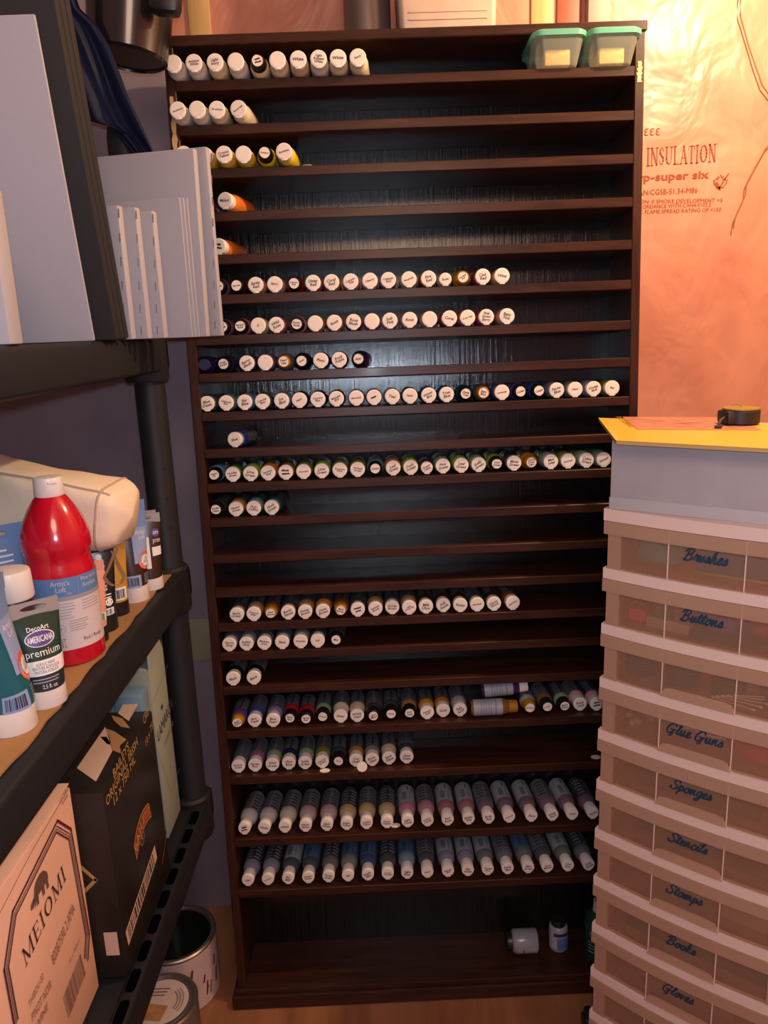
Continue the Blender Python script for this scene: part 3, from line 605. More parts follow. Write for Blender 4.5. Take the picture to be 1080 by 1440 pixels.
# ================================================================== BLACK SHELVING UNIT ON THE LEFT
SX, SY1 = -.430, 1.62; SX0 = -.98
BLK = mat('black_shelf_plastic', (.013, .013, .016), .55, .28, bump=.05, bscale=400)
unit = thing('shelving_unit', 'black plastic shelving unit along the left wall holding canvases and boxes', 'shelving', T(SX, SY1, 0))
W_ = T(-SX, -SY1, 0)
def tier(ztop, h, slots=False, near=-.1):
    q = MB()
    def rim(x0, y0, x1, y1): q.box((x0, y0, ztop-h), (x1, y1, ztop), .009, 0, W_, 3)
    rim(SX-.03, near, SX, SY1); rim(SX0, near, SX0+.03, SY1); rim(SX0, SY1-.05, SX, SY1); rim(SX0, near, SX, near+.05)
    q.box((SX0+.02, near+.03, ztop-h+.01), (SX-.02, SY1-.03, ztop-.006), 0, 0, W_)
    q.lathe([(0, ztop-h-.02), (.040, ztop-h-.02), (.044, ztop-h-.012), (.044, ztop+.006), (.038, ztop+.012), (0, ztop+.012)], 24, M=W_ @ T(SX-.038, SY1-.045, 0))
    o = q.build('tier', BLK, unit)
    if slots:
        y = .75
        while y < 1.50:
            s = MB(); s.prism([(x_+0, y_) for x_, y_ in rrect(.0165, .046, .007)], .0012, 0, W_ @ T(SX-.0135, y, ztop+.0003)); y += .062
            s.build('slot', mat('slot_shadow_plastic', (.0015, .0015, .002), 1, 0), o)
tier(1.644, .064); tier(1.160, .070); tier(.613, .075, True)
def post(x, y, z0, z1):
    q = MB(); M = W_ @ T(x, y, 0)
    q.lathe([(0, z0), (.032, z0), (.030, z0+.004), (.030, z1-.03), (.026, z1-.006), (.018, z1), (0, z1)], 24, M=M)
    o = q.build('post', BLK, unit)
    z = z0+.1
    while z < z1-.04:
        h = MB(); h.add([(.0034*cos(t)+0, .0034*sin(t), 0) for t in [2*pi*i/10 for i in range(10)]], [tuple(range(10))], 0, M @ T(0, 0, z) @ RZ(radians(40)) @ T(0, -.0304, 0) @ RX(pi/2)); z += .062
        h.build('peg_hole', mat('peg_hole_dark', (.003, .003, .004), .7), o, smooth=False)
PX, PY = SX-.034, SY1-.045
post(SX-.30, PY-.03, 0, .538); post(PX, PY, .613, 1.09); post(PX, PY, 1.160, 1.58); post(PX, PY, 1.644, 2.045)
for x, y in ((SX0+.034, PY), (SX0+.034, -.05), (PX, -.05)):
    q = MB(); q.lathe([(0, 0), (.030, 0), (.030, 1.58), (0, 1.58)], 20, M=W_ @ T(x, y, 0)); q.build('post', BLK, unit)

# ------------------------------------------------------------------ canvases on the top tier
ZT = 1.6445
CANV = mat('primed_canvas', (.40, .385, .42), .75, .2, bump=.12, bscale=700); EDGE = CANV
def canvas(name, label, cat, corner, yaw, w, h, th, mt, lean=0, roll=0, staples=0, frame_back=False, group=None):
    """stands on its bottom edge; corner = bottom right front corner; local x runs left from it"""
    M = T(*corner) @ RZ(radians(yaw)) @ RX(radians(lean)) @ RY(radians(roll))
    root = thing(name, label, cat, M, group)
    q = MB()
    if frame_back:
        b = .028
        q.box((-b, 0, 0), (0, th, h), .003); q.box((-w, 0, 0), (-w+b, th, h), .003); q.box((-w+b, 0, 0), (-b, th, b), .003); q.box((-w+b, 0, h-b), (-b, th, h), .003)
        q.build('stretcher_frame', mt, root)
        q = MB(); q.box((-w+.01, th-.004, .01), (-.01, th-.002, h-.01)); q.build('canvas_back', mat('raw_canvas_back', (.42, .38, .36), .85), root)
    else:
        q.box((-w, 0, 0), (0, th, h), min(.0025, th*.3)); q.build('canvas_face' if cat == 'canvas' else 'board', mt, root)
    if staples:
        s = MB()
        for i in range(staples):
            z = h*(.06+.88*i/(staples-1)); s.box((-.0135, -.0009, z-.007), (-.0125, .001, z+.007), 0, 0, RY(radians(4)))
        s.build('staples', mat('staple_steel', (.35, .33, .33), .35, metal=.9), root)
    return root
p1 = aX(138, 480, -.43); canvas('canvas', 'large blank white canvas board, foremost on the black top tier', 'canvas', (-.432, 1.205, ZT), 0, .50, .425, .006, CANV, lean=10.2)
BOARD = mat('black_canvas_cloth', (.026, .024, .025), .7, .22, bump=.1, bscale=600)
for (y, ln, h, lab) in ((1.2480, 11.9, .60, 'black canvas directly behind the large white canvas'), (1.2705, 11.9, .62, 'middle black canvas of the three beside the large white canvas'), (1.2935, 11.9, .60, 'rearmost black canvas in front of the small stapled canvases')):
    canvas('canvas', lab, 'canvas', (-.412, y, ZT), 0, .48, h, .019, BOARD, lean=ln, group='black canvases')
canvas('canvas', 'thick canvas with warm-lit edge at the left border, nearest on the top tier', 'canvas', (-.432, .93, ZT), 0, .45, .175, .035, CANV)
grp = 'small stapled canvases'
s1 = aY(187, 474, 1.345)
canvas('canvas', 'leftmost of the three small stapled canvases in front of the panels', 'canvas', (-.414, 1.332, ZT), -14, .19, .213, .016, CANV, staples=6, group=grp)
canvas('canvas', 'middle one of the three small stapled canvases', 'canvas', (-.393, 1.356, ZT), -14, .19, .213, .016, CANV, staples=6, group=grp)
canvas('canvas', 'rightmost of the three small stapled canvases, edge fully visible', 'canvas', (-.372, 1.380, ZT), -14, .19, .210, .016, CANV, staples=6, group=grp)
for i, d in enumerate((0, .0048, .0096)):
    canvas('thin_canvas', ['front thin white canvas panel of three behind the small canvases', 'middle thin white canvas panel of three behind the small canvases', 'back thin white canvas panel of three, against the large canvas'][i], 'canvas', (-.330+d*1.1, 1.408+d, ZT), -14, .22, .234, .0036, CANV, group='thin canvas panels')
canvas('canvas', 'large blank canvas whose plain face shows above the smaller ones', 'canvas', (-.308, 1.426, ZT), -14, .34, .318, .016, CANV, lean=-2)
canvas('canvas', 'stapled canvas turned back to front at the right end of the row', 'canvas', (-.289, 1.468, ZT), -13, .30, .326, .014, CANV, staples=9, frame_back=True)

# ------------------------------------------------------------------ bucket and navy cloth hanging above
bc = aY(180, 84, 1.62); br = .073
root = thing('bucket', 'glossy black bucket hanging at the top left, seen from below', 'bucket', T(*bc) @ RX(radians(-3)) @ RY(radians(8)))
q = MB(); q.lathe([(0, .004), (br*.9, .004), (br*.92, 0), (br, .004), (br*1.22, .24), (br*1.27, .245), (br*1.27, .255), (br*1.19, .255), (br*.97, .01), (0, .01)], 32)
q.build('pail', mat('glossy_black_plastic', (.014, .011, .010), .22, .6, .4), root)
q = MB(); q.tube([(br*1.27*cos(t), 0, .245+.10*sin(t)) for t in [pi*i/16 for i in range(17)]], .003); q.build('handle', mat('bucket_wire', (.2, .2, .2), .3, metal=1), root)
q = MB(); q.tube([(0, 0, .345), (.002, .001, .45), (0, 0, 2.85-bc.z)], .0025, M=RX(0)); q.build('cord', mat('bucket_cord', (.05, .05, .05), .7), root)
q = MB(); q.box((.06, -.095, .055), (.115, -.055, .12), .012); q.build('handle_lug', blackp, root)
NAVY = mat('navy_nylon', (.010, .014, .040), .65, .2, bump=.15, bscale=80)
# cloth hangs in the plane behind the boards: outline in photo pixels, folds in depth
right = [(96, -30), (112, 12), (136, 34), (152, 62), (167, 100), (181, 138), (200, 178), (216, 213), (217, 219)]
left = [(60, -30), (62, 12), (68, 40), (76, 70), (86, 100), (96, 135), (104, 165), (150, 172), (188, 219)]
YC = 1.525
q = MB(); nu = 26; nv = 34
def cl_pt(u, v):
    t = v*(len(right)-1); i = min(int(t), len(right)-2); f_ = t-i
    lx = left[i][0]*(1-f_)+left[i+1][0]*f_; ly = left[i][1]*(1-f_)+left[i+1][1]*f_; rx = right[i][0]*(1-f_)+right[i+1][0]*f_; ry = right[i][1]*(1-f_)+right[i+1][1]*f_
    y = YC + .010*sin(u*9+v*2) + .006*sin(u*21-v*3) + .01*v
    return tuple(aY(lx+(rx-lx)*u, ly+(ry-ly)*u, y))
q.grid(cl_pt, nu, nv)
q.grid(lambda u, v: tuple(Vector(cl_pt(u, v))+Vector((-.002, .012, .001))), nu, nv)
top = Vector(cl_pt(.5, 0)); q.tube([top, top+Vector((-.01, 0, .2)), top+Vector((-.02, .02, 2.84-top.z))], .004)
tag(q.build('hanging_cloth', NAVY), 'dark navy nylon cloth hanging in folds behind the black boards', 'cloth')

# ------------------------------------------------------------------ middle tier: cardboard sheet and paints
ZM = 1.1605
CARD = mat('brown_cardboard', (.36, .19, .08), .8, .2, var=.12, vscale=14, bump=.05, bscale=90)
rnd = random.Random(5); q = MB()
edge = [(-.452+rnd.uniform(-.003, .003), .2+i*(1.38/40)) for i in range(41)]
q.prism([(-.93, 1.58), (-.93, .2)] + edge, .0035, 0, T(0, 0, ZM))
tag(q.build('cardboard_sheet', CARD), 'torn brown cardboard sheet lining the middle black tier', 'cardboard')
ZM += .0037

def tube_of_paint(label, px, py, R, H, cap_h, face, segs, capm, deco, tilt=0, group='paint tubes', Wt=None, crimp=.016, base=None):
    """paint tube standing on its flat cap. segs: (z0,z1,material); face = heading of the label in degrees; deco(q, P): prints"""
    b = aZ(px, py, ZM) if base is None else Vector(base)
    root = thing('paint_tube', label, 'paint tube', T(b.x, b.y, ZM) @ RX(radians(tilt)) @ RZ(radians(face)), group)
    Wt = Wt or R*1.5
    q = MB(); q.lathe([(0, 0), (R*.97, 0), (R, .0015), (R*.98, cap_h), (0, cap_h)], 28); q.build('cap', capm, root)
    def S(x, z, off=0):
        """point on the tube skin at arc position x and height z"""
        t = max(0, min(1, (z-cap_h)/(H-crimp-cap_h))); a = R*.96*(1-t)+Wt*t; bb = R*.96*(1-t**1.3)+.0012
        th = max(-pi, min(pi, x/(R*.96*(1-t)+Wt*t*.9+1e-6)))
        return ((a+off)*sin(th), -(bb+off)*cos(th), z)
    mats = []; q = MB()
    for z0, z1, mt in segs:
        if mt not in mats: mats.append(mt)
        n = 32; nv = 7
        def fn(u, v):
            z = z0+(z1-z0)*v; t = max(0, min(1, (z-cap_h)/(H-crimp-cap_h))); a = R*.96*(1-t)+Wt*t; bb = R*.96*(1-t**1.3)+.0012; th = 2*pi*u
            return (a*sin(th), -bb*cos(th), z)
        q.grid(fn, n, nv, mats.index(mt), None, True)
    q.build('tube_body', mats, root)
    # crimped flat end with a hanging slot
    q = MB(); n = 32; hole = [(Wt*.52*cos(2*pi*i/n), crimp*.20*sin(2*pi*i/n)+crimp*.55) for i in range(n)]
    def sq(i):
        c, s_ = cos(2*pi*i/n), sin(2*pi*i/n); k = 1/max(abs(c), abs(s_)); return (Wt*c*k, crimp*.5*s_*k+crimp*.5)
    out = [sq(i) for i in range(n)]
    for y in (-.0013, .0013):
        k = [(x, y, H-crimp+z) for x, z in out] + [(x, y, H-crimp+z) for x, z in hole]
        q.add(k, [(i, (i+1) % n, n+(i+1) % n, n+i) for i in range(n)])
    q.build('crimp', deco.get('crimp', segs[-1][2]), root, smooth=False)
    if deco.get('print'):
        q = MB(); deco['print'](q, lambda x, z, o=.0006: S(x, z, o)); q.build('print', deco['inks'], root, smooth=False, fixn=False)
    return root
def patch(q, P, x0, x1, z0, z1, mi, o=.0006, nx=8, nz=4): q.grid(lambda u, v: P(x0+(x1-x0)*u, z0+(z1-z0)*v, o), nx, nz, mi)
def lines(q, P, x0, x1, z0, n, dz, th, mi, rnd, o=.0010):
    for i in range(n): patch(q, P, x0, x0+(x1-x0)*rnd.uniform(.7, 1), z0-i*dz-th, z0-i*dz, mi, o, 6, 2)
def ptext(q, P, txt, x, z, w, h, mi, o=.0011, shear=0, bold=0, align='C'): q.text(txt, h, w, mi, None, align, shear, bold, fn=lambda a, b: P(x+a, z+b, o))
def ring_mark(q, P, x, z, r0, r1, mi, o, n=24):
    q.add([P(x+r*cos(2*pi*i/n), z+r*sin(2*pi*i/n), o) for r in (r0, r1) for i in range(n)], [(i, (i+1) % n, n+(i+1) % n, n+i) for i in range(n)], mi)
def disc_mark(q, P, x, z, r, mi, o, n=24, sx=1): q.add([P(x, z, o)]+[P(x+sx*r*cos(2*pi*i/n), z+r*sin(2*pi*i/n), o) for i in range(n)], [(0, 1+i, 1+(i+1) % n) for i in range(n)], mi)
WCAP = mat('white_tube_cap', (.74, .68, .64), .4); LBLUE = mat('light_blue_tube', (.155, .26, .50), .4); GREYP = mat('grey_print', (.30, .30, .33), .5)
WHT = mat('white_print', (.78, .76, .74), .5); ORG = mat('orange_red_print', (.72, .12, .04), .5); LAV = mat('pale_blue_label', (.26, .34, .58), .5)
def artists_print(q, P0_, H, R, dx=0):
    P = lambda x, z, o=.0006: P0_(x+dx, z, o)
    r = random.Random(2)
    patch(q, P, R*.15, R*1.75, H*.42, H*.80, 0)
    ptext(q, P, "Artist's\nLoft", R*.85, H*.72, R*.95, H*.10, 1, align='C')
    z = H*.44; disc_mark(q, P, R*1.0, z, R*.62, 2, .0009); ring_mark(q, P, R*1.0, z, R*.05, R*.40, 1, .0012); ring_mark(q, P, R*1.0, z, R*.14, R*.19, 3, .0014)
    for a in (90, 210, 330):
        c, s_ = cos(radians(a)), sin(radians(a)); q.add([P(R+R*.1*c-.0008*s_, z+R*.1*s_+.0008*c, .0015), P(R+R*.1*c+.0008*s_, z+R*.1*s_-.0008*c, .0015), P(R+R*.4*c+.0008*s_, z+R*.4*s_-.0008*c, .0015), P(R+R*.4*c-.0008*s_, z+R*.4*s_+.0008*c, .0015)], [(0, 1, 2, 3)], 3)
    arc = "Acrylique - Acrylic"
    for i, ch in enumerate(arc):
        if ch == ' ': continue
        t = radians(195+150*i/(len(arc)-1)); ca, sa = cos(t), sin(t)
        vs, fs, bb = text_geo(ch, 0, 0); k = R*.15
        q.add([P(R+(R*.51)*ca + (x*(-sa)+(y-.3)*(-ca))*k, z+(R*.51)*sa + (x*ca+(y-.3)*(-sa))*k, .0014) for x, y in vs], fs, 1)
    patch(q, P, -R*.7, R*.45, H*.17, H*.30, 0); barcode(q, R*.9, H*.09, 4, None, r, fn=lambda a, b: P(-R*.6+a, H*.19+b, .0011))
    lines(q, P, R*.7, R*1.4, H*.30, 5, H*.022, H*.009, 3, r)
AINK = [LAV, WHT, ORG, GREYP, INK]
TEALP = mat('teal_tube_paint', (.012, .115, .15), .3, coat=.2)
H = .197
tube_of_paint('large teal and light blue paint tube at the left edge of the middle tier', 18, 1022, .031, H, .032, 98, [(.032, .142, TEALP), (.142, H-.02, LBLUE)], WCAP, dict(crimp=LBLUE, inks=AINK, print=lambda q, P: artists_print(q, P, .185, .031, -.023)), crimp=.022)
DG = mat('dark_green_tube', (.012, .045, .03), .22, coat=.5); DG2 = mat('green_black_tube', (.02, .03, .035), .3); PURP = mat('purple_oval', (.10, .055, .24), .4); SILV = mat('silver_crimp', (.40, .38, .37), .35, metal=.3)
def premium(q, P):
    r = random.Random(4)
    patch(q, P, -.034, .034, .048, .068, 0)
    ptext(q, P, 'DecoArt', 0, .110, .026, .0065, 0, bold=.01)
    disc_mark(q, P, 0, .096, .0108, 0, .0008, sx=1.75); disc_mark(q, P, 0, .096, .0098, 1, .0010, sx=1.75)
    ptext(q, P, 'AMERICANA', 0, .096, .031, .0085, 0, o=.0014, bold=.02)
    ptext(q, P, 'premium', .001, .0765, .045, .0125, 0)
    ptext(q, P, 'ACRYLIC PAINT\nPEINTURE ACRYLIQUE\nPINTURA ACRILICA', 0, .058, .034, .0145, 2)
    lines(q, P, -.02, .024, .044, 2, .004, .0016, 3, r)
    ptext(q, P, '2.5 fl. oz.', 0, .033, .019, .0055, 0)
tube_of_paint('dark green paint tube with silver crimp and white cap, in front of the red bottle', 66, 986, .0275, .146, .026, 42, [(.026, .065, DG2), (.065, .128, DG)], WCAP, dict(crimp=SILV, inks=[WHT, PURP, INK, GREYP], print=premium), Wt=.033, crimp=.020)
tube_of_paint('pale blue paint tube with hanging slot behind the green tube', 10, 930, .033, .215, .032, 40, [(.032, .195, LBLUE)], WCAP, dict(crimp=LBLUE, inks=[WHT], print=lambda q, P: lines(q, P, -.01, .032, .178, 15, .0085, .0028, 0, random.Random(1))), Wt=.052, crimp=.028)
tube_of_paint('white-capped end of a tube cut by the left edge of the picture', -46, 1064, .030, .20, .034, 40, [(.034, .185, WHT)], WCAP, dict(), crimp=.016)
BRN = mat('brown_tube_paint', (.040, .018, .013), .3, coat=.2)
tube_of_paint('brown paint tube with light blue top and white cap standing near the far post', 190, 842, .0275, .190, .030, 26, [(.030, .125, BRN), (.125, .175, LBLUE)], WCAP, dict(crimp=LBLUE, inks=AINK, print=lambda q, P: artists_print(q, P, .175, .0275)), Wt=.036, crimp=.018)
def sepia(q, P):
    patch(q, P, -.026, .004, .045, .105, 0); barcode(q, .018, .016, 1, None, random.Random(8), fn=lambda a, b: P(-.022+a, .049+b, .0011)); lines(q, P, -.024, -.002, .10, 7, .0045, .0014, 3, random.Random(3))
    disc_mark(q, P, .018, .112, .008, 2, .001); ptext(q, P, 'am', .018, .112, .011, .006, 0); ptext(q, P, 'prem', .019, .095, .016, .010, 0); patch(q, P, .008, .03, .068, .085, 0)
tube_of_paint('brown paint tube with white barcode label and white cap beside the far post', 213, 826, .0245, .150, .024, 20, [(.024, .135, BRN)], WCAP, dict(crimp=SILV, inks=[WHT, INK, PURP, GREYP], print=sepia), Wt=.030, crimp=.018)
tube_of_paint('dark tube mostly hidden behind the brown barcode tube at the post', 226, 812, .022, .142, .024, 20, [(.024, .128, DG2)], WCAP, dict(crimp=SILV, inks=[WHT], print=lambda q, P: patch(q, P, -.01, .02, .05, .075, 0)), Wt=.028, crimp=.016, base=(-.490, 1.512, 0))
BLKT = mat('black_tube', (.010, .011, .014), .3, coat=.2)
def basics(q, P):
    r = random.Random(9)
    disc_mark(q, P, .004, .128, .005, 0, .001, sx=.9); disc_mark(q, P, .006, .122, .0035, 0, .001)
    for i, ch in enumerate('basics'): ptext(q, P, ch, .008, .113-i*.0075, .0065, .0068, 0)
    lines(q, P, .0, .02, .066, 4, .005, .002, 0, r); ring_mark(q, P, .012, .052, .004, .0065, 0, .001); disc_mark(q, P, .012, .052, .0028, 0, .001)
    patch(q, P, -.018, .02, .030, .042, 0); barcode(q, .03, .009, 1, None, r, fn=lambda a, b: P(-.014+a, .0315+b, .0011))
tube_of_paint('black basics acrylic tube with black cap right of the red bottle', 147, 884, .0235, .150, .028, 24, [(.028, .136, BLKT)], blackp, dict(crimp=BLKT, inks=[WHT, INK], print=basics), Wt=.030)
YEL = mat('mustard_tube', (.52, .27, .02), .35)
tube_of_paint('mustard yellow paint tube with black cap behind the ribbon loop', 166, 862, .021, .135, .026, 24, [(.026, .121, YEL)], blackp, dict(crimp=YEL, inks=[WHT, INK], print=lambda q, P: (patch(q, P, -.014, .02, .03, .052, 0), barcode(q, .026, .016, 1, None, random.Random(6), fn=lambda a, b: P(-.01+a, .033+b, .0011)))), Wt=.026)
PCH = mat('peach_tube', (.70, .34, .22), .4)
tube_of_paint('peach paint tube with black cap squeezed between the red bottle and the black tube', 141, 897, .018, .135, .026, 24, [(.026, .12, PCH)], blackp, dict(crimp=PCH, inks=[WHT, INK], print=lambda q, P: (patch(q, P, -.004, .02, .036, .05, 0), barcode(q, .016, .012, 1, None, random.Random(6), fn=lambda a, b: P(.0+a, .037+b, .0011)))), Wt=.024, base=(-.480, 1.188, 0))

# red quart bottle
b = aZ(108, 925, ZM); RB = .051
root = thing('paint_bottle', 'large red acrylic bottle with white flip cap and blue label on the middle tier', 'bottle', T(b.x-.012, b.y+.012, ZM) @ RZ(radians(40)))
RED = mat('red_acrylic', (.50, .006, .022), .18, .5, .5)
q = MB(); q.lathe([(0, 0), (RB*.92, 0), (RB*.99, .004), (RB, .012), (RB, .140), (RB*.985, .148), (RB*.93, .158), (RB*.915, .164), (RB*.94, .171), (RB*1.0, .181), (RB*1.0, .192), (RB*.96, .202), (RB*.84, .222), (RB*.66, .240), (RB*.48, .254), (RB*.36, .260), (0, .260)], 40)
q.build('bottle_body', RED, root)
q = MB(); q.lathe([(0, .258), (.0205, .258), (.0215, .260), (.0205, .284), (.0195, .286), (0, .288)], 32); q.box((-.007, -.0225, .278), (.007, -.018, .281), .0008); q.build('cap', WCAP, root)
fnr = lambda x, z, o=.0006: ((RB+o)*sin(x/RB), -(RB+o)*cos(x/RB), z)
q = MB(); patch(q, fnr, -.062, .062, .028, .112, 0, .0005, 30); patch(q, fnr, -.062, .062, .112, .141, 1, .0005, 30); patch(q, fnr, -.062, .062, .106, .112, 2, .0008, 30)
ptext(q, fnr, "Artist's\nLoft", -.018, .129, .026, .018, 0, align='C'); ptext(q, fnr, 'Flow Acrylic', .030, .134, .034, .0075, 0); ptext(q, fnr, 'Acrylique', .028, .124, .028, .0085, 0)
q.add([fnr(*p_, .0011) for p_ in ((-.028, .1145), (-.006, .1145), (-.001, .1165), (-.006, .1185), (-.028, .1185))], [(0, 1, 2, 3, 4)], 2); patch(q, fnr, .0065, .0072, .113, .140, 2, .001, 2)
rr = random.Random(12); lines(q, fnr, -.03, .002, .102, 6, .0045, .0012, 2, rr); lines(q, fnr, .010, .045, .102, 4, .0045, .0012, 2, rr); lines(q, fnr, -.012, .02, .074, 5, .0038, .0011, 2, rr)
ring_mark(q, fnr, -.026, .062, .0078, .0086, 2, .001); ptext(q, fnr, 'AP', -.026, .062, .009, .006, 2); ptext(q, fnr, 'Red / Rouge', .023, .041, .034, .0075, 3)
ptext(q, fnr, '1 QT\n0.94 L', -.026, .040, .014, .014, 3)
q.build('front_label', [mat('bottle_label_white', (.62, .55, .55), .5), mat('bottle_label_blue', (.10, .22, .46), .45), GREYP, mat('dark_print', (.05, .05, .06), .5)], root, smooth=False, fixn=False)

# tub with a white lid behind the teal tube, dark pots behind
b = aZ(12, 818, 1.32)
root = thing('paint_pot', 'dark pot with a tall white lid behind the teal tube', 'jar', T(b.x, b.y, ZM), 'paint pots')
q = MB(); q.lathe([(0, 0), (.027, 0), (.029, .003), (.029, .128), (.026, .136), (0, .136)], 28); q.build('pot_body', mat('pot_maroon', (.05, .02, .03), .3), root)
q = MB(); q.lathe([(0, .132), (.0305, .132), (.0315, .134), (.030, .169), (.0285, .1725), (.022, .174), (0, .174)], 32); q.build('lid', WCAP, root)
for i, (x, y, lab) in enumerate(((-.60, 1.225, 'dark teal paint jar behind the red bottle, under the cream bag'), (-.68, 1.24, 'dark navy paint jar at the left, under the cream bag'))):
    root = thing('paint_pot', lab, 'jar', T(x, y, ZM), 'paint pots')
    q = MB(); q.lathe([(0, 0), (.036, 0), (.038, .003), (.038, .118), (.033, .128), (0, .128)], 28); q.build('pot_body', mat('pot_teal' if i == 0 else 'pot_navy', (.02, .07, .09) if i == 0 else (.02, .03, .07), .3), root)
    q = MB(); q.lathe([(0, .126), (.0395, .126), (.0405, .128), (.039, .150), (0, .152)], 32); q.build('lid', blackp, root)

# cream cloth bag lying across the tubes
p0 = Vector((-.84, 1.30, 1.425)); p1 = aY(186, 727, 1.27)
ax = (p1-p0).normalized(); up = Vector((0, 0, 1)); up = (up-ax*up.dot(ax)).normalized(); sd = ax.cross(up)
Lb = (p1-p0).length; rb = random.Random(11)
def bag_pt(u, v):
    t = v; a = 2*pi*u
    hh = .055+.016*(1-t); ww = .066
    e = .55; c, s_ = cos(a), sin(a)
    cx = abs(c)**e*(1 if c > 0 else -1); sx = abs(s_)**e*(1 if s_ > 0 else -1)
    k = 1.0
    if t > .9: k = math.sqrt(max(0, 1-((t-.9)/.1)**2))*.55+.45*(1-max(0, (t-.985)/.015)) if t < 1 else .0
    if t < .06: k = t/.06
    wob = 1+.035*sin(7*t+3*a)+.025*sin(13*t-2*a+1)+.012*sin(31*t+5*a)
    return tuple(p0+ax*(Lb*t)+sd*(cx*ww*k*wob)+up*(sx*hh*k*wob))
q = MB(); q.grid(bag_pt, 40, 48, 0, None, True)
CREAM = mat('cream_canvas_cloth', (.84, .70, .54), .85, .15, var=.06, vscale=9, bump=.25, bscale=55)
bag = tag(q.build('cloth_bag', CREAM, angle=80), 'cream cloth bag lying over the paint tubes on the middle tier', 'bag')
q = MB(); q.tube([Vector(bag_pt(.14, .05+.9*i/30))+up*.001 for i in range(31)], .0018); q.tube([Vector(bag_pt(i/30, .915)) for i in range(31)], .0022); q.build('seam', mat('cream_seam', (.50, .36, .26), .9), bag)
q = MB()
lp = [(164, 770), (152, 800), (146, 812), (152, 820), (160, 824), (170, 820), (174, 810), (166, 795), (157, 775)]
vs = []
for i, (x, y) in enumerate(lp):
    c = aY(x, y, 1.175+.010*sin(i)); d = Vector((.004, -.004, .002)) if 0 < i < 8 else Vector((.003, -.003, 0)); vs += [tuple(c-d), tuple(c+d)]
q.add(vs, [(2*i, 2*i+1, 2*i+3, 2*i+2) for i in range(len(lp)-1)]); q.add([tuple(Vector(v_)+Vector((.0008, .0008, 0))) for v_ in vs], [(2*i, 2*i+1, 2*i+3, 2*i+2) for i in range(len(lp)-1)])
o = q.build('ribbon_tie', mat('tan_ribbon', (.47, .36, .20), .7), bag); o['label'] = 'tan ribbon loop'

# ------------------------------------------------------------------ boxes on the bottom tier
ZB = .6135
KRAFT = mat('pale_kraft_carton', (.80, .50, .36), .75, .2, var=.06, vscale=7)
def carton(name, label, x1, y0, y1, z0, z1, wd, mt, top=True):
    root = thing(name, label, 'box', T(x1, y0, z0))
    q = MB(); q.box((-wd, 0, 0), (0, y1-y0, z1-z0), .0025); q.build('carton', mt, root)
    return root, frame((.0009, 0, 0), (0, 1, 0), (0, 0, 1))     # frame of the right-hand face: x = into the depth, y = up
mx = -.497
root, F = carton('wine_carton', 'pale cardboard wine carton with maroon octagon border on the bottom tier', mx, .56, 1.052, ZB, .982, .34, KRAFT)
def fp(px, py): p_ = aX(px, py, mx+.0009); return (p_.y-.56, p_.z-ZB)
MAR = mat('maroon_print', (.13, .015, .018), .6); BRP = mat('brown_print', (.07, .035, .022), .6); FAINT = mat('faint_brown_print', (.27, .14, .09), .7)
q = MB()
oct_px = [(21, 1445), (6, 1364), (18, 1282), (81, 1154), (100, 1166), (126, 1314), (124, 1349)]
oc = [fp(*p_) for p_ in oct_px]; cxm = .30; cym = .18
oc = [fp(8, 1445)] + oc[1:] if False else oc
q.ribbon(oc, .0042, 0, F)
for k, wv in ((.955, .0016), (.93, .0012), (.905, .0026)):
    cc = fp(66, 1330); q.ribbon([(cc[0]+(a_-cc[0])*k, cc[1]+(b_-cc[1])*k) for a_, b_ in oc], wv, 0 if wv > .002 else 1, F)
a = Vector(fp(36, 1361)); b = Vector(fp(93.5, 1234)); ang = atan2((b-a).y, (b-a).x); h = (Vector(fp(88.5, 1217))-b).length
serif_text(q, 'MEIOMI', abs(h)*1.05, (b-a).length, 1, F @ T(a.x, a.y, 0) @ RZ(ang))
def ft(txt, A, B, hp, mi, **kw):
    a = Vector(fp(*A)); b = Vector(fp(*B)); ang = atan2((b-a).y, (b-a).x); L_ = (b-a).length
    q.text(txt, hp, L_, mi, F @ T(a.x, a.y, .0001) @ RZ(ang) @ T(L_/2, hp/2, 0), **kw)
ft('80087590 2.AMA', (76, 1358), (106, 1280), .020, 2); ft('PINOT NOIR', (46, 1438), (73, 1388), .014, 2); ft('THIBOU-32', (42, 1418), (62, 1375), .011, 2); ft('12 x 750ml', (98, 1356), (112, 1324), .007, 2)
ft('12 x 750 ml\n6 cases', (86, 1136), (98, 1114), .014, 1); ft('WINE', (52, 1450), (68, 1418), .012, 2)
a = Vector(fp(97, 1432)); b = Vector(fp(121, 1368)); ang = atan2((b-a).y, (b-a).x); barcode(q, (b-a).length, .045, 2, F @ T(a.x, a.y, .0001) @ RZ(ang), random.Random(1), n=34)
bear = [(0, .05), (.06, .3), (.05, .5), (.14, .78), (.3, .92), (.55, .97), (.78, .88), (.97, .66), (1, .45), (.95, .3), (.97, .05), (.84, .05), (.82, .3), (.7, .38), (.68, .05), (.55, .05), (.52, .36), (.3, .34), (.26, .05), (.14, .05), (.16, .3)]
a = Vector(fp(50, 1281)); b = Vector(fp(70, 1247)); ang = atan2((b-a).y, (b-a).x); sc_ = (b-a).length
q.poly([(x_*sc_, y_*sc_*.85) for x_, y_ in bear], 3, F @ T(a.x, a.y, .0001) @ RZ(ang))
q.poly([(-.02*sc_, .42*sc_), (-.2*sc_, .34*sc_), (-.22*sc_, .2*sc_), (-.06*sc_, .16*sc_), (.08*sc_, .28*sc_), (.08*sc_, .42*sc_)], 3, F @ T(a.x, a.y, .0001) @ RZ(ang))
q.ribbon([fp(0, 1284), fp(45, 1197), fp(96, 1110)], .0012, 2, F)
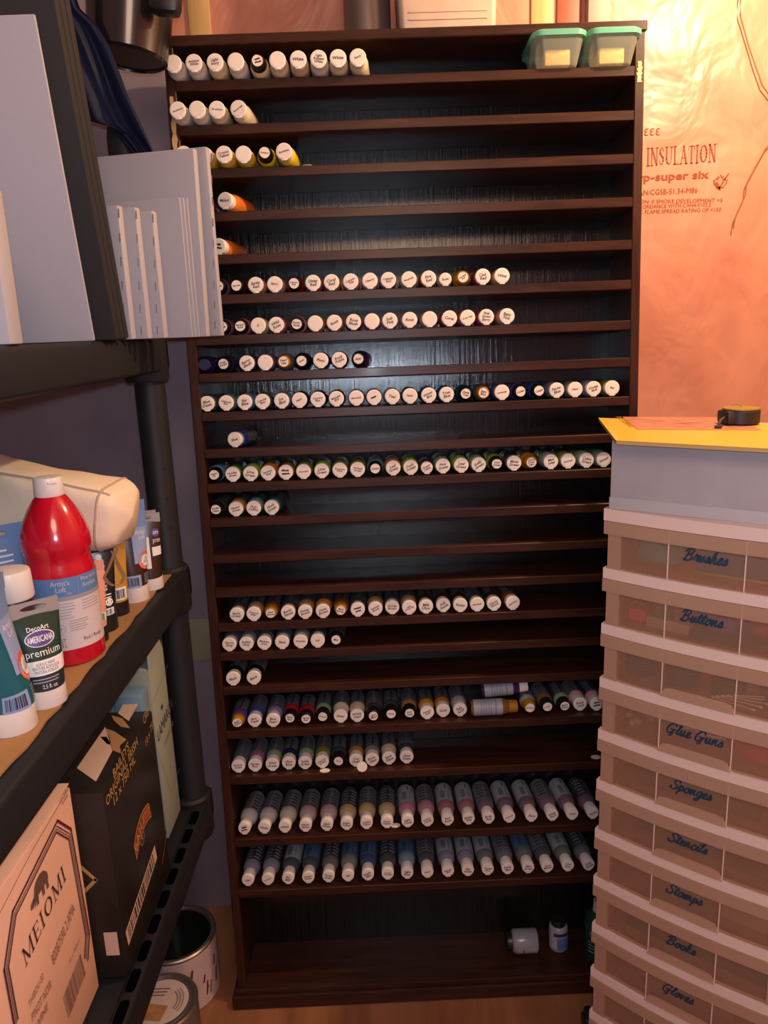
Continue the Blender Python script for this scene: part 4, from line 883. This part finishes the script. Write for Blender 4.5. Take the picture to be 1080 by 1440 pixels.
q.build('print', [MAR, BRP, FAINT, mat('bear_print', (.14, .08, .055), .6)], root, smooth=False, fixn=False)
q = MB(); q.box((-.34, .0, .372), (-.001, .492, .3745), .0008); o = q.build('top_flap', KRAFT, root)

bx = -.4545; DARKC = mat('black_brown_carton', (.020, .015, .013), .35, .5, var=.25, vscale=12)
by0, by1, bz1 = 1.067, 1.335, .958
root, F = carton('liqueur_carton', 'black liqueur carton with red and gold banner and barcode on the bottom tier', bx, by0, by1, ZB, bz1, .30, DARKC)
def fp(px, py): p_ = aX(px, py, bx+.0009); return (p_.y-by0, p_.z-ZB)
GOLD = mat('dull_gold_print', (.46, .28, .09), .5); REDB = mat('red_banner', (.30, .035, .02), .5); PALE = mat('pale_label_paper', (.62, .42, .32), .7); DKP = mat('dark_print2', (.03, .02, .02), .6)
q = MB()
ft('BAILEYS\nORIGINAL IRISH\n12 x 750 ML', (153, 1150), (196, 1060), .056, 0, bold=.01)
q.build('gold_lettering', [GOLD], root, smooth=False, fixn=False); q = MB()
ft('CREAM', (203, 1020), (213, 992), .018, 0); q.build('gold_lettering', [GOLD], root, smooth=False, fixn=False); q = MB()
ft('10 x 750', (206, 1050), (217, 1018), .016, 0)
q.build('gold_lettering', [GOLD], root, smooth=False, fixn=False); q = MB()
pa = Vector(fp(188, 1190)); pb = Vector(fp(209, 1129))
mid = (pa+pb)/2; ch = (pb-pa); nrm = Vector((-ch.y, ch.x)).normalized(); sag = ch.length*.16
def qarc(t, off): base = pa+ch*t; return tuple(base+nrm*(sag*4*t*(1-t)+off))
hh = .034
q.add([(*qarc(i/16, 0), 0) for i in range(17)]+[(*qarc(i/16, -hh), 0) for i in range(17)], [(i, i+1, 18+i, 17+i) for i in range(16)], 0, F)
q.add([(*qarc(.02+.96*i/16, -.003), .0002) for i in range(17)]+[(*qarc(.02+.96*i/16, -hh+.003), .0002) for i in range(17)], [(i, i+1, 18+i, 17+i) for i in range(16)], 1, F)
for i, chh in enumerate('BAILEYS'):
    t = .10+.80*i/6; c_ = Vector(qarc(t, -hh/2)); d_ = Vector(qarc(t+.02, 0))-Vector(qarc(t-.02, 0)); q.text(chh, .018, None, 0, F @ T(c_.x, c_.y, .0004) @ RZ(atan2(d_.y, d_.x)), bold=.02)
q.build('banner', [GOLD, REDB], root, smooth=False, fixn=False); q = MB()
c_ = Vector(fp(200, 1178)); q.ribbon([(c_.x+.011*cos(i*pi/8), c_.y+.013*sin(i*pi/8)) for i in range(16)], .003, 0, F, True); q.text('R', .012, None, 0, F @ T(c_.x, c_.y, .0002))
q.build('crest', [GOLD], root, smooth=False, fixn=False); q = MB()
a = Vector(fp(181, 1330)); b = Vector(fp(221, 1206)); ang = atan2((b-a).y, (b-a).x); L_ = (b-a).length; wq = .032
q.poly([(0, 0), (L_, 0), (L_, wq), (0, wq)], 0, F @ T(a.x, a.y, 0) @ RZ(ang)); barcode(q, L_*.9, wq*.8, 1, F @ T(a.x, a.y, .0002) @ RZ(ang) @ T(L_*.05, wq*.1, 0), random.Random(2), n=48)
q.build('barcode_label', [PALE, DKP], root, smooth=False, fixn=False); q = MB()
a = Vector(fp(228, 1215)); b = Vector(fp(234, 1168)); q.ribbon([tuple(a), tuple((a+b)/2+Vector((.004, 0))), tuple(b)], .004, 0, F)
q.build('red_ornament', REDB, root, smooth=False, fixn=False)
# top of the carton: pale patches where labels were, torn tape showing brown board
q = MB(); zt = bz1+.0008
def tp(px, py): p_ = aZ(px, py, zt); return (p_.x-bx, p_.y-by0, zt-ZB)
q.poly([tp(*p_) for p_ in ((108, 1080), (148, 1022), (158, 1056), (135, 1099))], 0); q.poly([tp(*p_) for p_ in ((166, 1003), (186, 968), (200, 980), (181, 1014))], 0)
for pts_ in ([(157, 1006), (172, 1010), (183, 1024), (170, 1022), (160, 1013)], [(148, 1024), (160, 1028), (178, 1040), (168, 1049), (171, 1060), (158, 1055), (155, 1040)], [(141, 1036), (150, 1036), (157, 1048), (150, 1046)]): q.poly([tp(*p_) for p_ in pts_], 1)
q.build('top_label_patch', [PALE, mat('torn_board', (.38, .20, .08), .8)], root, smooth=False, fixn=False)
q = MB(); fr = frame((0, -.0009, 0), (1, 0, 0), (0, 0, 1))
q.ribbon([(-.10, .175), (-.055, .22), (-.03, .19), (-.075, .145)], .006, 0, fr, True); q.build('end_emblem', GOLD, root, smooth=False, fixn=False)
q = MB(); q.poly([(-.03, .045), (-.008, .045), (-.008, .09), (-.03, .09)], 0, fr)
q.build('end_label', PALE, root, smooth=False, fixn=False)
lx = -.481; GRN = mat('pale_sage_carton', (.33, .36, .29), .75, .2, var=.05, vscale=8)
ly0, ly1, lz1 = 1.425, 1.527, 1.0
root, F = carton('wine_carton', 'pale sage green wine carton with raised flap at the far end of the bottom tier', lx, ly0, ly1, ZB, lz1, .12, GRN)
def fp(px, py): p_ = aX(px, py, lx+.0009); return (p_.y-ly0, p_.z-ZB)
q = MB()
ft('LAMARCA', (223, 1044), (243, 994), .026, 0, shear=.2); ft('PROSECCO', (232, 1050), (244, 1018), .010, 1); q.ribbon([fp(214, 990), fp(236, 935)], .001, 1, F); q.ribbon([fp(239, 1118), fp(258, 1066)], .001, 1, F); q.ribbon([fp(226, 1068), fp(240, 1112)], .001, 1, F)
c_ = fp(228, 995)
for i in range(6): q.disc(.0035, 8, 1, F @ T(c_[0]+.003*(i % 3-1), c_[1]+.005*(i//3)-.002*(i % 2), 0))
q.build('print', [mat('charcoal_print', (.06, .06, .055), .6), mat('sage_grey_print', (.2, .22, .18), .6)], root, smooth=False, fixn=False)
q = MB(); q.add([(0, .0, lz1-ZB), (0, ly1-ly0, lz1-ZB), (-.012, ly1-ly0-.01, lz1-ZB+.065), (-.016, .045, lz1-ZB+.06), (-.002, .0, lz1-ZB), (-.002, ly1-ly0, lz1-ZB), (-.014, ly1-ly0-.01, lz1-ZB+.065), (-.018, .045, lz1-ZB+.06)], [(0, 1, 2, 3), (4, 5, 6, 7), (0, 1, 5, 4), (1, 2, 6, 5), (2, 3, 7, 6), (3, 0, 4, 7)])
q.build('flap', GRN, root, smooth=False)
q = MB(); q.box((-.056, 0, 0), (0, .05, .362), .006); o = q.build('paper_bag', mat('pale_blue_paper', (.16, .27, .36), .6)); o.location = (-.482, 1.362, ZB); tag(o, 'small pale blue bag tucked between the black and the green cartons', 'bag')

# ------------------------------------------------------------------ paint cans on the floor
TIN = mat('tin_rim', (.42, .36, .33), .3, metal=.85); CANW = mat('white_can_paper', (.60, .46, .42), .55, var=.08, vscale=20)
def can(label, c, R, H, opened):
    root = thing('paint_can', label, 'paint can', T(c[0], c[1], 0), 'paint cans on the floor')
    q = MB(); q.lathe([(0, .001), (R*.97, .001), (R, .004), (R, H-.012), (R*.985, H-.010)], 40); q.build('can_body', CANW if opened else mat('bare_can_side', (.20, .14, .11), .35, metal=.4), root)
    q = MB(); q.lathe([(R*.985, H-.011), (R*1.015, H-.008), (R*1.015, H-.003), (R*.98, H), (R*.90, H-.001), (R*.88, H-.006), (R*.86, H-.008)], 40); q.build('rim', TIN, root)
    if opened:
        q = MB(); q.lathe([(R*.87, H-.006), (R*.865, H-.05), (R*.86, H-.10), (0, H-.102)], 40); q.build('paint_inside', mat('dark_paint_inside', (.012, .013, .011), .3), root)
        rn = random.Random(21); q = MB()
        for i in range(13):
            t = radians(rn.uniform(-75, 5)); z = rn.uniform(.02, H*.66); l_ = rn.uniform(.012, .04); w_ = rn.uniform(.0015, .004)
            q.grid(lambda u, v: ((R+.0006)*cos(t+(u-.5)*w_*2/R+.06*v), (R+.0006)*sin(t+(u-.5)*w_*2/R+.06*v), z+l_*v), 3, 5)
        q.build('maroon_drips', mat('maroon_paint_drip', (.16, .01, .025), .4), root, fixn=False)
    else:
        q = MB(); q.lathe([(R*.87, H-.007), (R*.80, H-.007), (R*.78, H-.003), (0, H-.003)], 40); q.build('lid', TIN, root)
        q = MB(); q.disc(R*.76, 36, 0, T(0, 0, H-.0024)); 
        q.poly([(-.055, -.045), (.012, -.052), (.02, -.012), (-.045, .0), (-.06, -.02)], 1, T(0, 0, H-.0020))
        for j, rr_ in enumerate((.62, .54, .46)):
            for i in range(14):
                t = radians(-28+i*5.5); q.box((R*rr_*cos(t)-.0025, R*rr_*sin(t)-.001, H-.0021), (R*rr_*cos(t)+.001, R*rr_*sin(t)+.001, H-.0017), 0, 2)
        for j in range(3): q.box((-.03-.006*j, .035-.009*j, H-.0021), (.012-.004*j, .0375-.009*j, H-.0017), 0, 2)
        q.build('lid_label', [CANW, mat('tan_paint_spill', (.44, .20, .08), .5, var=.25, vscale=60), mat('lid_print', (.10, .06, .06), .6)], root, smooth=False)
    return root
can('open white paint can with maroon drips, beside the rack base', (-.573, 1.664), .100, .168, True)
can('closed paint can with paper lid label in front of the open can', (-.557, 1.466), .083, .158, False)

# ================================================================== PLASTIC DRAWER TOWER ON THE RIGHT
P0 = Vector((.442, 1.481, 0)); DA = radians(-39.3); TW, TDp = .396, .36; TS = .935
TM = T(*EYE) @ Matrix.Scale(TS, 4) @ T(*-EYE) @ T(*P0) @ RZ(DA); P0 = P0*TS            # local x along the front towards the right, local y into the tower
WPL = mat('cream_white_plastic', (.84, .66, .58), .42, .4)
HAZE = sheer_mat('milky_drawer_plastic', (.78, .52, .36), .27); HAZE2 = sheer_mat('milky_drawer_band', (.78, .54, .39), .68)
tower = thing('drawer_tower', 'tall tower of translucent plastic drawers with white rails at the right', 'drawers', TM)
BOW = .012
def bow(x): t = (x-TW/2)/(TW/2); return -BOW*(1-t*t)
def strip(q, x0, x1, z0, z1, off, th, mi=0, n=18):
    """curved front strip following the bowed front"""
    n = max(2, int(n*(x1-x0)/TW)+1)
    def P(u, v): x = x0+(x1-x0)*u; return (x, bow(x)+off+th*v[0], z0+(z1-z0)*v[1])
    ring = [(0, 0), (1, 0), (1, 1), (0, 1)]
    vs = [P(i/n, r_) for i in range(n+1) for r_ in ring]
    fs = [(i*4+k, i*4+(k+1) % 4, (i+1)*4+(k+1) % 4, (i+1)*4+k) for i in range(n) for k in range(4)]+[(0, 1, 2, 3), (n*4+3, n*4+2, n*4+1, n*4)]
    q.add(vs, fs, mi)
RAILS = [1.260, 1.140, 1.020, .900, .780, .660, .539, .418, .294, .172, .052, -.068]
RHh = .024
q = MB(); strip(q, -.004, TW+.004, RAILS[0], RAILS[0]+RHh, -.004, .02); q.box((-.004, .004, RAILS[0]+.002), (TW+.004, TDp, RAILS[0]+RHh), .003); q.build('top_cover', WPL, tower)
for z in RAILS[1:]:
    q = MB(); strip(q, -.002, TW+.002, z, z+RHh*.9, -.004, .014); q.box((0, .010, z), (.012, TDp, z+RHh*.9)); q.box((TW-.012, .010, z), (TW, TDp, z+RHh*.9)); q.box((0, TDp-.012, z), (TW, TDp, z+RHh*.9))
    q.build('rail', WPL, tower)
for x in (0, TW-.006):
    q = MB(); q.box((x, .012, -.06), (x+.006, TDp, 1.262)); q.build('side_panel', HAZE2, tower, smooth=False)
q = MB(); q.box((0, TDp-.006, -.06), (TW, TDp, 1.262)); q.build('back_panel', HAZE2, tower, smooth=False)
def cursive(mb, txt, xh, mi, fn, lw, slant=.38):
    """joined handwriting: every letter is a few curved strokes (x, y in x-heights), fn maps to the face"""
    G = {'B': (1.5, [[(.3,0),(.42,1.0),(.55,1.75)],[(.0,1.35),(.35,1.85),(.95,1.8),(1.1,1.45),(.85,1.05),(.5,.95),(.95,.9),(1.2,.5),(.95,.08),(.45,0),(.1,.2)]]),
     'G': (1.55, [[(1.2,1.4),(1.0,1.8),(.55,1.7),(.15,1.1),(.1,.45),(.4,.02),(.85,.15),(1.1,.75),(1.05,.3),(1.0,-.3),(.7,-.45)],[(.6,.75),(1.45,.8)]]),
     'S': (1.35, [[(1.2,1.45),(1.05,1.8),(.65,1.75),(.45,1.35),(.75,.95),(1.05,.6),(.95,.15),(.5,0),(.1,.2),(.2,.5)]]),
     'a': (.95, [[(.75,.9),(.4,1.0),(.1,.6),(.2,.1),(.5,.08),(.75,.9),(.72,.2),(.95,.1)]]), 'b': (.9, [[(.0,.1),(.35,1.4),(.4,1.8),(.2,1.4),(.15,.2),(.5,.0),(.75,.5),(.6,.9),(.9,.85)]]),
     'c': (.75, [[(.6,.8),(.4,1.0),(.1,.6),(.2,.1),(.5,.02),(.78,.3)]]), 'e': (.75, [[(.0,.2),(.45,.6),(.5,.95),(.25,.95),(.1,.5),(.25,.05),(.5,.05),(.78,.3)]]),
     'g': (.9, [[(.7,.9),(.35,1.0),(.1,.6),(.25,.15),(.55,.3),(.72,.95),(.65,-.4),(.3,-.8),(.15,-.5),(.9,.2)]]), 'h': (1.0, [[(0,.2),(.35,1.3),(.4,1.8),(.22,1.5),(.15,.0),(.35,.8),(.6,.95),(.62,.2),(.75,.02),(1.0,.25)]]),
     'i': (.5, [[(0,.2),(.22,.95),(.2,.15),(.5,.2)],[(.3,1.35),(.33,1.42)]]), 'k': (.95, [[(0,.2),(.35,1.3),(.4,1.8),(.22,1.5),(.15,.0),(.3,.6),(.65,.95),(.35,.55),(.7,.05),(.95,.25)]]),
     'l': (.55, [[(0,.2),(.35,1.3),(.38,1.8),(.2,1.5),(.18,.2),(.55,.2)]]), 'm': (1.35, [[(0,.3),(.15,.95),(.15,.0),(.35,.8),(.55,.9),(.55,.0),(.75,.8),(.95,.9),(.98,.15),(1.35,.2)]]),
     'n': (1.0, [[(0,.3),(.15,.95),(.15,.0),(.4,.85),(.6,.9),(.62,.15),(1.0,.2)]]), 'o': (.85, [[(.5,1.0),(.15,.75),(.12,.25),(.4,.0),(.65,.4),(.55,.9),(.85,.8)]]),
     'p': (.9, [[(0,.3),(.2,.95),(.1,-.75),(.2,.6),(.5,.95),(.68,.5),(.45,.05),(.25,.2),(.9,.2)]]), 'r': (.7, [[(0,.2),(.2,1.05),(.35,.85),(.55,.9),(.45,.2),(.7,.2)]]),
     's': (.7, [[(0,.2),(.35,1.0),(.5,.5),(.35,.05),(.08,.15)],[(.35,.05),(.7,.25)]]), 't': (.6, [[(0,.2),(.3,1.5),(.22,.2),(.6,.2)],[(.05,1.1),(.55,1.15)]]),
     'u': (.95, [[(0,.3),(.15,.95),(.15,.2),(.4,.1),(.62,.95),(.62,.15),(.95,.2)]]), 'v': (.85, [[(0,.5),(.15,.95),(.3,.05),(.6,.9),(.85,.85)]]), ' ': (.6, [])}
    tot = sum(G[c][0] for c in txt); x0 = -tot/2
    for c in txt:
        for st in G[c][1]:
            p = [Vector((a, b)) for a, b in st]; sm = []
            for i in range(len(p)-1):
                a_, b_, c_, d_ = p[max(i-1, 0)], p[i], p[i+1], p[min(i+2, len(p)-1)]
                for k in range(4):
                    t = k/4; sm.append(.5*((2*b_)+(c_-a_)*t+(2*a_-5*b_+4*c_-d_)*t*t+(3*b_-a_-3*c_+d_)*t**3))
            sm.append(p[-1]); q2 = MB(); q2.ribbon([((x0+v_.x+slant*v_.y)*xh, v_.y*xh) for v_ in sm], lw)
            mb.add([fn(v_[0], v_[1]) for v_ in q2.v], q2.f, mi)
        x0 += G[c][0]
WORDS = ['Brushes', 'Buttons', '', 'Glue Guns', 'Sponges', 'Stencils', 'Stamps', 'Books', 'Gloves', '', '']
PEN = mat('blue_black_marker', (.012, .05, .10), .5)
for i in range(11):
    z1 = RAILS[i]-.001; z0 = RAILS[i+1]+RHh*.9+.001; h = z1-z0
    q = MB(); strip(q, .006, TW-.006, z0, z1, 0, .0025); q.box((.012, .012, z0), (TW-.012, TDp-.015, z0+.0025)); d = q.build('drawer', HAZE, tower)
    q = MB(); strip(q, -.002, TW+.002, z1-.026, z1, -.006, .004); q.build('front_lip', HAZE2, d)
    q = MB(); strip(q, .006, .034, z0, z1-.027, -.002, .012); q.build('corner_block', HAZE2, d)
    q = MB(); strip(q, TW-.034, TW-.006, z0, z1-.027, -.002, .012); q.build('corner_block', HAZE2, d)
    q = MB(); strip(q, .1285, .1305, z0, z1-.002, -.0035, .003); q.build('front_rib', WPL, d)
    q = MB(); strip(q, .2655, .2675, z0, z1-.002, -.0035, .003); q.build('front_rib', WPL, d)
    if i >= 2:
        q = MB(); hx = [(.128, 0), (.136, .016), (.150, .019), (.246, .019), (.260, .016), (.268, 0)]
        vs = []
        for x_, zz in hx: vs += [(x_, bow(x_)-.0075, z0), (x_, bow(x_)-.0065, z0+max(zz, .0015))]
        q.add(vs, [(2*j, 2*j+1, 2*j+3, 2*j+2) for j in range(len(hx)-1)]); q.add([(a_, b_+.005, c_) for a_, b_, c_ in vs], [(2*j, 2*j+1, 2*j+3, 2*j+2) for j in range(len(hx)-1)])
        q.build('handle', HAZE2, d)
    if WORDS[i]:
        q = MB(); cursive(q, WORDS[i], .0125, 0, lambda x, y: (.195+x, bow(.195+x)-.0012, z0+.044+y), .0032)
        q.build('marker_writing', PEN, d, smooth=False, fixn=False)
for (x, y) in ((.03, .03), (TW-.03, .03), (.03, TDp-.04), (TW-.03, TDp-.04)):
    q = MB(); q.lathe([(0, -.011), (.022, -.011), (.025, -.008), (.025, .008), (.022, .011), (0, .011)], 20, M=T(x, y, -.0892) @ RY(pi/2)); q.box((x-.013, y-.018, -.085), (x+.013, y+.018, -.066), .004); q.build('caster', blackp, tower)
def inside(name, label, cat, mb, mats, i, x, y, dz=0, rz=0, group=None):
    z0 = RAILS[i+1]+RHh*.9+.0042
    o = mb.build(name, mats); o.matrix_world = TM @ T(x, y, z0+dz) @ RZ(radians(rz)); return tag(o, label, cat, group)
bc_ = aZ(829, 1436, .022); q = MB(); q.lathe([(0, -.014), (.019, -.014), (.022, -.010), (.022, .010), (.019, .014), (0, .014)], 20, M=RY(pi/2)); q.box((-.010, -.012, .010), (.010, .012, .034), .004); o = q.build('rubber_caster', blackp); o.location = (bc_.x-.002, bc_.y, .022); tag(o, 'small black rubber caster on the floor at the left foot of the drawer tower', 'caster')
# contents
q = MB(); q.grid(lambda u, v: ((.052*cos(2*pi*u)*(1-.25*v)+.004*sin(6*u*pi))*math.sqrt(max(0, 1-(2*v-1)**4)), .036*sin(2*pi*u)*math.sqrt(max(0, 1-(2*v-1)**4)), .058*v*(1+.15*sin(4*pi*u))), 28, 10, 0, None, True)
inside('sponge_bag', 'teal and cream bundle in the top drawer of the tower', 'bag', q, mat('teal_bundle', (.10, .34, .34), .6), 0, .092, .062)
q = MB(); q.grid(lambda u, v: (.045*cos(2*pi*u)*math.sqrt(max(0, 1-(2*v-1)**4)), .026*sin(2*pi*u)*math.sqrt(max(0, 1-(2*v-1)**4)), .03*v), 20, 8, 0, None, True)
inside('cloth_wad', 'cream cloth wad on the teal bundle in the top drawer', 'cloth', q, mat('cream_wad', (.62, .52, .32), .8), 0, .10, .055, .052)
q = MB(); q.box((0, 0, 0), (.19, .10, .046), .004); q.box((-.004, -.004, 0), (.194, .0, .005), .001, 1)
inside('folded_bag', 'blue package with yellow edge in the top drawer', 'package', q, [mat('blue_package', (.05, .12, .22), .45), mat('yellow_strip', (.45, .38, .05), .5)], 0, .165, .045)
q = MB(); q.box((0, 0, 0), (.036, .03, .026), .004); inside('eraser', 'bright pink block in the second drawer of the tower', 'eraser', q, mat('hot_pink_block', (.72, .035, .16), .5), 1, .040, .03, 0, 10)
q = MB(); q.box((0, 0, 0), (.085, .012, .022), .001); inside('sticker_strip', 'silver strip beside the pink block in the second drawer', 'packet', q, mat('silver_packet', (.50, .42, .38), .3, metal=.3), 1, .082, .018, 0, -2)
q = MB(); q.lathe([(0, 0), (.018, 0), (.02, .02), (.014, .036), (0, .04)], 18); inside('glass_knob', 'clear round knob at the back of the second drawer', 'knob', q, mat('clear_glass_knob', (.55, .5, .46), .15), 1, .075, .09, .03)
q = MB(); q.lathe([(0, 0), (.022, 0), (.022, .05), (0, .05)], 18); inside('spool', 'dull green spool in the second drawer', 'spool', q, mat('dull_green_spool', (.13, .18, .10), .5), 1, .10, .06)
q = MB(); q.grid(lambda u, v: (.055*cos(2*pi*u)*math.sqrt(max(0, 1-(2*v-1)**4)), .04*sin(2*pi*u)*math.sqrt(max(0, 1-(2*v-1)**4)), .052*v), 24, 8, 0, None, True)
inside('button_pouch', 'purple blue pouch in the middle of the second drawer', 'pouch', q, mat('purple_pouch', (.05, .045, .20), .5), 1, .215, .06); 
q = MB(); q.box((0, 0, 0), (.17, .06, .018), .003); inside('marker_case', 'black flat case on the floor of the second drawer', 'case', q, mat('black_case', (.015, .013, .015), .4), 1, .17, .004)
for j, (x, y) in enumerate(((.205, .022), (.285, .022))):
    q = MB(); q.lathe([(0, 0), (.018, 0), (.02, .006), (.014, .016), (0, .018)], 18); inside('button_tin', ['red round tin under the purple pouch in the second drawer', 'red round tin right of the rib in the second drawer'][j], 'tin', q, mat('red_tin', (.50, .03, .07), .4), 1, x, .05+.012*j, .0185, 0, 'red tins')
for j, (x, y, n) in enumerate(((.062, .062, 8), (.148, .056, 9), (.235, .060, 8), (.325, .055, 8))):
    q = MB()
    for k in range(n): q.lathe([(.026, .0075*k), (.033, .0075*k+.002), (.033, .0075*k+.0052), (.026, .0075*k+.0072)], 24)
    q.lathe([(0, 0), (.027, 0), (.027, .0075*n), (0, .0075*n)], 24)
    inside('wire_coil', ['leftmost blue-grey coil of wire in the third drawer', 'second blue-grey coil from the left in the third drawer', 'dark coil just left of the rib in the third drawer', 'coil right of the rib in the third drawer'][j], 'coil', q, mat('blue_grey_coil', (.045, .085, .11), .35), 2, x, y, 0, 0, 'coils of wire in the third drawer')
for j in range(5):
    q = MB(); a0 = radians(-8+9*j); q.tube([(-.038*cos(a0), -.038*sin(a0), .003), (.038*cos(a0), .038*sin(a0), .003)], .0012, 6)
    for s_ in (-1, 1): q.lathe([(0, -.005), (.0022, -.003), (.0026, 0), (.0022, .003), (0, .005)], 8, M=T(.038*s_*cos(a0), .038*s_*sin(a0), .003) @ RZ(a0) @ RY(pi/2))
    inside('cotton_swab', ['frontmost', 'second', 'third', 'fourth', 'rearmost'][j]+' white cotton swab on the floor of the third drawer', 'cotton swab', q, mat('cotton_white', (.75, .68, .58), .8), 2, .255+.010*j, .016+.002*j, .0005+.0055*j, 0, 'cotton swabs')
q = MB(); rnd = random.Random(2)
for k in range(5): q.tube([(.10*t_+.0, .014*sin(6*t_+k)+.006*k, .006+.006*k+.010*sin(3.1*t_)) for t_ in [j_/14 for j_ in range(15)]], .0028, 7)
inside('power_cord', 'cream folded cord in the glue gun drawer', 'cord', q, mat('cream_cord', (.62, .50, .36), .5), 3, .14, .03, .018)
q = MB(); q.grid(lambda u, v: (.07*cos(2*pi*u)*math.sqrt(max(0, 1-(2*v-1)**4)), .035*sin(2*pi*u)*math.sqrt(max(0, 1-(2*v-1)**4)), .048*v*(1+.1*cos(2*pi*u))), 24, 8, 0, None, True)
inside('glue_gun', 'glossy red glue gun in the fourth drawer', 'glue gun', q, mat('red_glossy', (.55, .015, .03), .2), 3, .312, .058)
q = MB(); rnd = random.Random(4)
for k in range(9): q.lathe([(0, -.009), (.007, -.006), (.009, 0), (.007, .006), (0, .009)], 10, M=T(rnd.uniform(-.035, .035), rnd.uniform(-.015, .015), .01+.006*k))
inside('glue_stick_bag', 'bag of pale round pieces in the fourth drawer', 'bag', q, mat('pale_grey_lumps', (.42, .36, .36), .5), 3, .075, .05)
for i_, nm, lab, col, sz in ((4, 'sponge_block', 'brown flat sponge in the sponge drawer', (.12, .07, .035), (.24, .06, .03)), (5, 'stencil_sheet', 'stack of dark stencil sheets in the stencil drawer', (.11, .06, .03), (.27, .10, .012)), (6, 'stamp_block', 'pale wooden stamp box in the stamp drawer', (.48, .32, .22), (.12, .09, .05)), (7, 'booklet', 'dark booklet slanting across the book drawer', (.035, .018, .018), (.30, .10, .016)), (8, 'glove_pack', 'folded pack of gloves in the glove drawer', (.30, .20, .12), (.2, .09, .02))):
    q = MB(); q.box((0, 0, 0), sz, .003); inside(nm, lab, {4: 'sponge', 5: 'stencil', 6: 'stamp', 7: 'book', 8: 'gloves'}[i_], q, mat(nm, col, .7), i_, {4: .075, 5: .07, 6: .28, 7: .06, 8: .1}[i_]-(.02 if i_ == 6 else 0), .03, {4: .03, 5: .035, 6: .0, 7: .03, 8: .0}[i_]*0)

# ------------------------------------------------------------------ white box, yellow book and tape measure on the tower
ZC = EYE.z+(RAILS[0]+RHh-EYE.z)*TS+.0005
bp = aY(853, 705, P0.y)
BM = T(bp.x+.004, P0.y-.004, ZC) @ RZ(radians(-36.5))
q = MB(); BH = aY(853, 615, P0.y).z-ZC-.004; q.box((0, 0, 0), (.42, .33, BH), .004)
box = q.build('white_box', mat('scuffed_white_box', (.46, .43, .45), .7, .2, var=.05, vscale=18)); box.matrix_world = BM; tag(box, 'plain scuffed white box lying on top of the drawer tower', 'box')
q = MB(); q.box((0, -.0012, 0), (.42, .0, .022), .0005); q.build('bottom_edge_band', mat('box_band', (.50, .48, .50), .6), box)
YB = mat('yellow_cover', (.80, .47, .05), .45, coat=.2); PG = mat('page_edges', (.55, .38, .16), .8)
ZK = ZC+BH+.0005
c0 = aZ(866, 620, ZK+.006); c1 = aZ(839, 584, ZK+.008)
ang = atan2(c1.y-c0.y, c1.x-c0.x); KM = frame((c0.x, c0.y, ZK), (cos(radians(-36.5)), sin(radians(-36.5)), 0), (0, 0, 1)); KM = T(c0.x, c0.y, ZK) @ RZ(radians(-36.0))
inv = KM.inverted(); l1 = inv @ c1; skew = l1.x/max(.01, l1.y); dep = min(max(l1.y, .16), .30)
book = thing('yellow_book', 'yellow pattern book lying on the white box under the tape measure', 'book', KM)
def bk(x0, y0, x1, y1, z0, z1, mt, name):
    q = MB(); vs = []
    for z in (z0, z1):
        for x, y in ((x0, y0), (x1, y0), (x1, y1), (x0, y1)): vs.append((x+skew*y, y, z))
    q.add(vs, [(0, 1, 2, 3), (4, 5, 6, 7), (0, 1, 5, 4), (1, 2, 6, 5), (2, 3, 7, 6), (3, 0, 4, 7)]); return q.build(name, mt, book, smooth=False)
bk(.001, .001, .40, dep-.001, 0, .006, PG, 'pages'); bk(0, 0, .402, dep, .006, .0072, YB, 'cover')
q = MB(); A = [inv @ aZ(*p_, ZK+.0076) for p_ in ((875, 586), (896, 604), (1071, 605), (1040, 587))]
q.poly([(p_.x, p_.y, .0076) for p_ in A], 0)
B_ = [inv @ aZ(*p_, ZK+.0077) for p_ in ((862, 585), (886, 602))]; d_ = B_[1]-B_[0]
q.text('PATTERNS', .012, d_.length*.85, 1, T(*((B_[0]+B_[1])/2).xy, .0077) @ RZ(atan2(d_.y, d_.x)) @ T(0, .008, 0), bold=.02)
for pts_ in (((905, 590), (960, 596), (1000, 592)), ((920, 600), (970, 594), (1030, 600)), ((940, 588), (980, 602), (1010, 598))): q.ribbon([tuple((inv @ aZ(*p_, ZK+.0077)).xy) for p_ in pts_], .002, 2, T(0, 0, .0078))
q.build('cover_picture', [mat('pink_wood_picture', (.48, .20, .13), .5, var=.2, vscale=30), mat('ochre_print', (.35, .20, .02), .5), mat('picture_lines', (.30, .12, .08), .6)], book, smooth=False, fixn=False)
tpz = ZK+.0077; tc = aZ(1045, 597, tpz)
tape = thing('tape_measure', 'black tape measure with wrist strap lying on the yellow book', 'tape measure', T(tc.x, tc.y+.012, tpz))
q = MB(); q.lathe([(0, 0), (.030, 0), (.034, .003), (.034, .026), (.031, .030), (0, .030)], 32); q.box((-.036, -.026, .001), (-.004, .026, .027), .006); q.build('case', mat('black_rubber', (.016, .014, .013), .5), tape)
q = MB(); q.lathe([(.0335, .0285), (.033, .031), (0, .0315)], 32); q.build('yellow_top', mat('yellow_black_top', (.30, .20, .02), .4), tape)
q = MB(); q.tube([(-.036, -.012, .014), (-.046, -.018, .010), (-.052, -.026, .005), (-.058, -.036, .003)], .0032, 8); q.tube([(-.058, -.036, .003), (-.066, -.044, .003), (-.070, -.052, .003), (-.062, -.054, .003), (-.056, -.044, .003)], .0028, 8); q.build('strap', mat('brown_black_strap', (.03, .02, .015), .6), tape)
q = MB(); q.tube([(-.01+.012*cos(t), .006, .031+.006*sin(t)) for t in [pi*i/8 for i in range(9)]], .0009, 6); q.build('clip', TIN, tape)
bpy.context.view_layer.update()
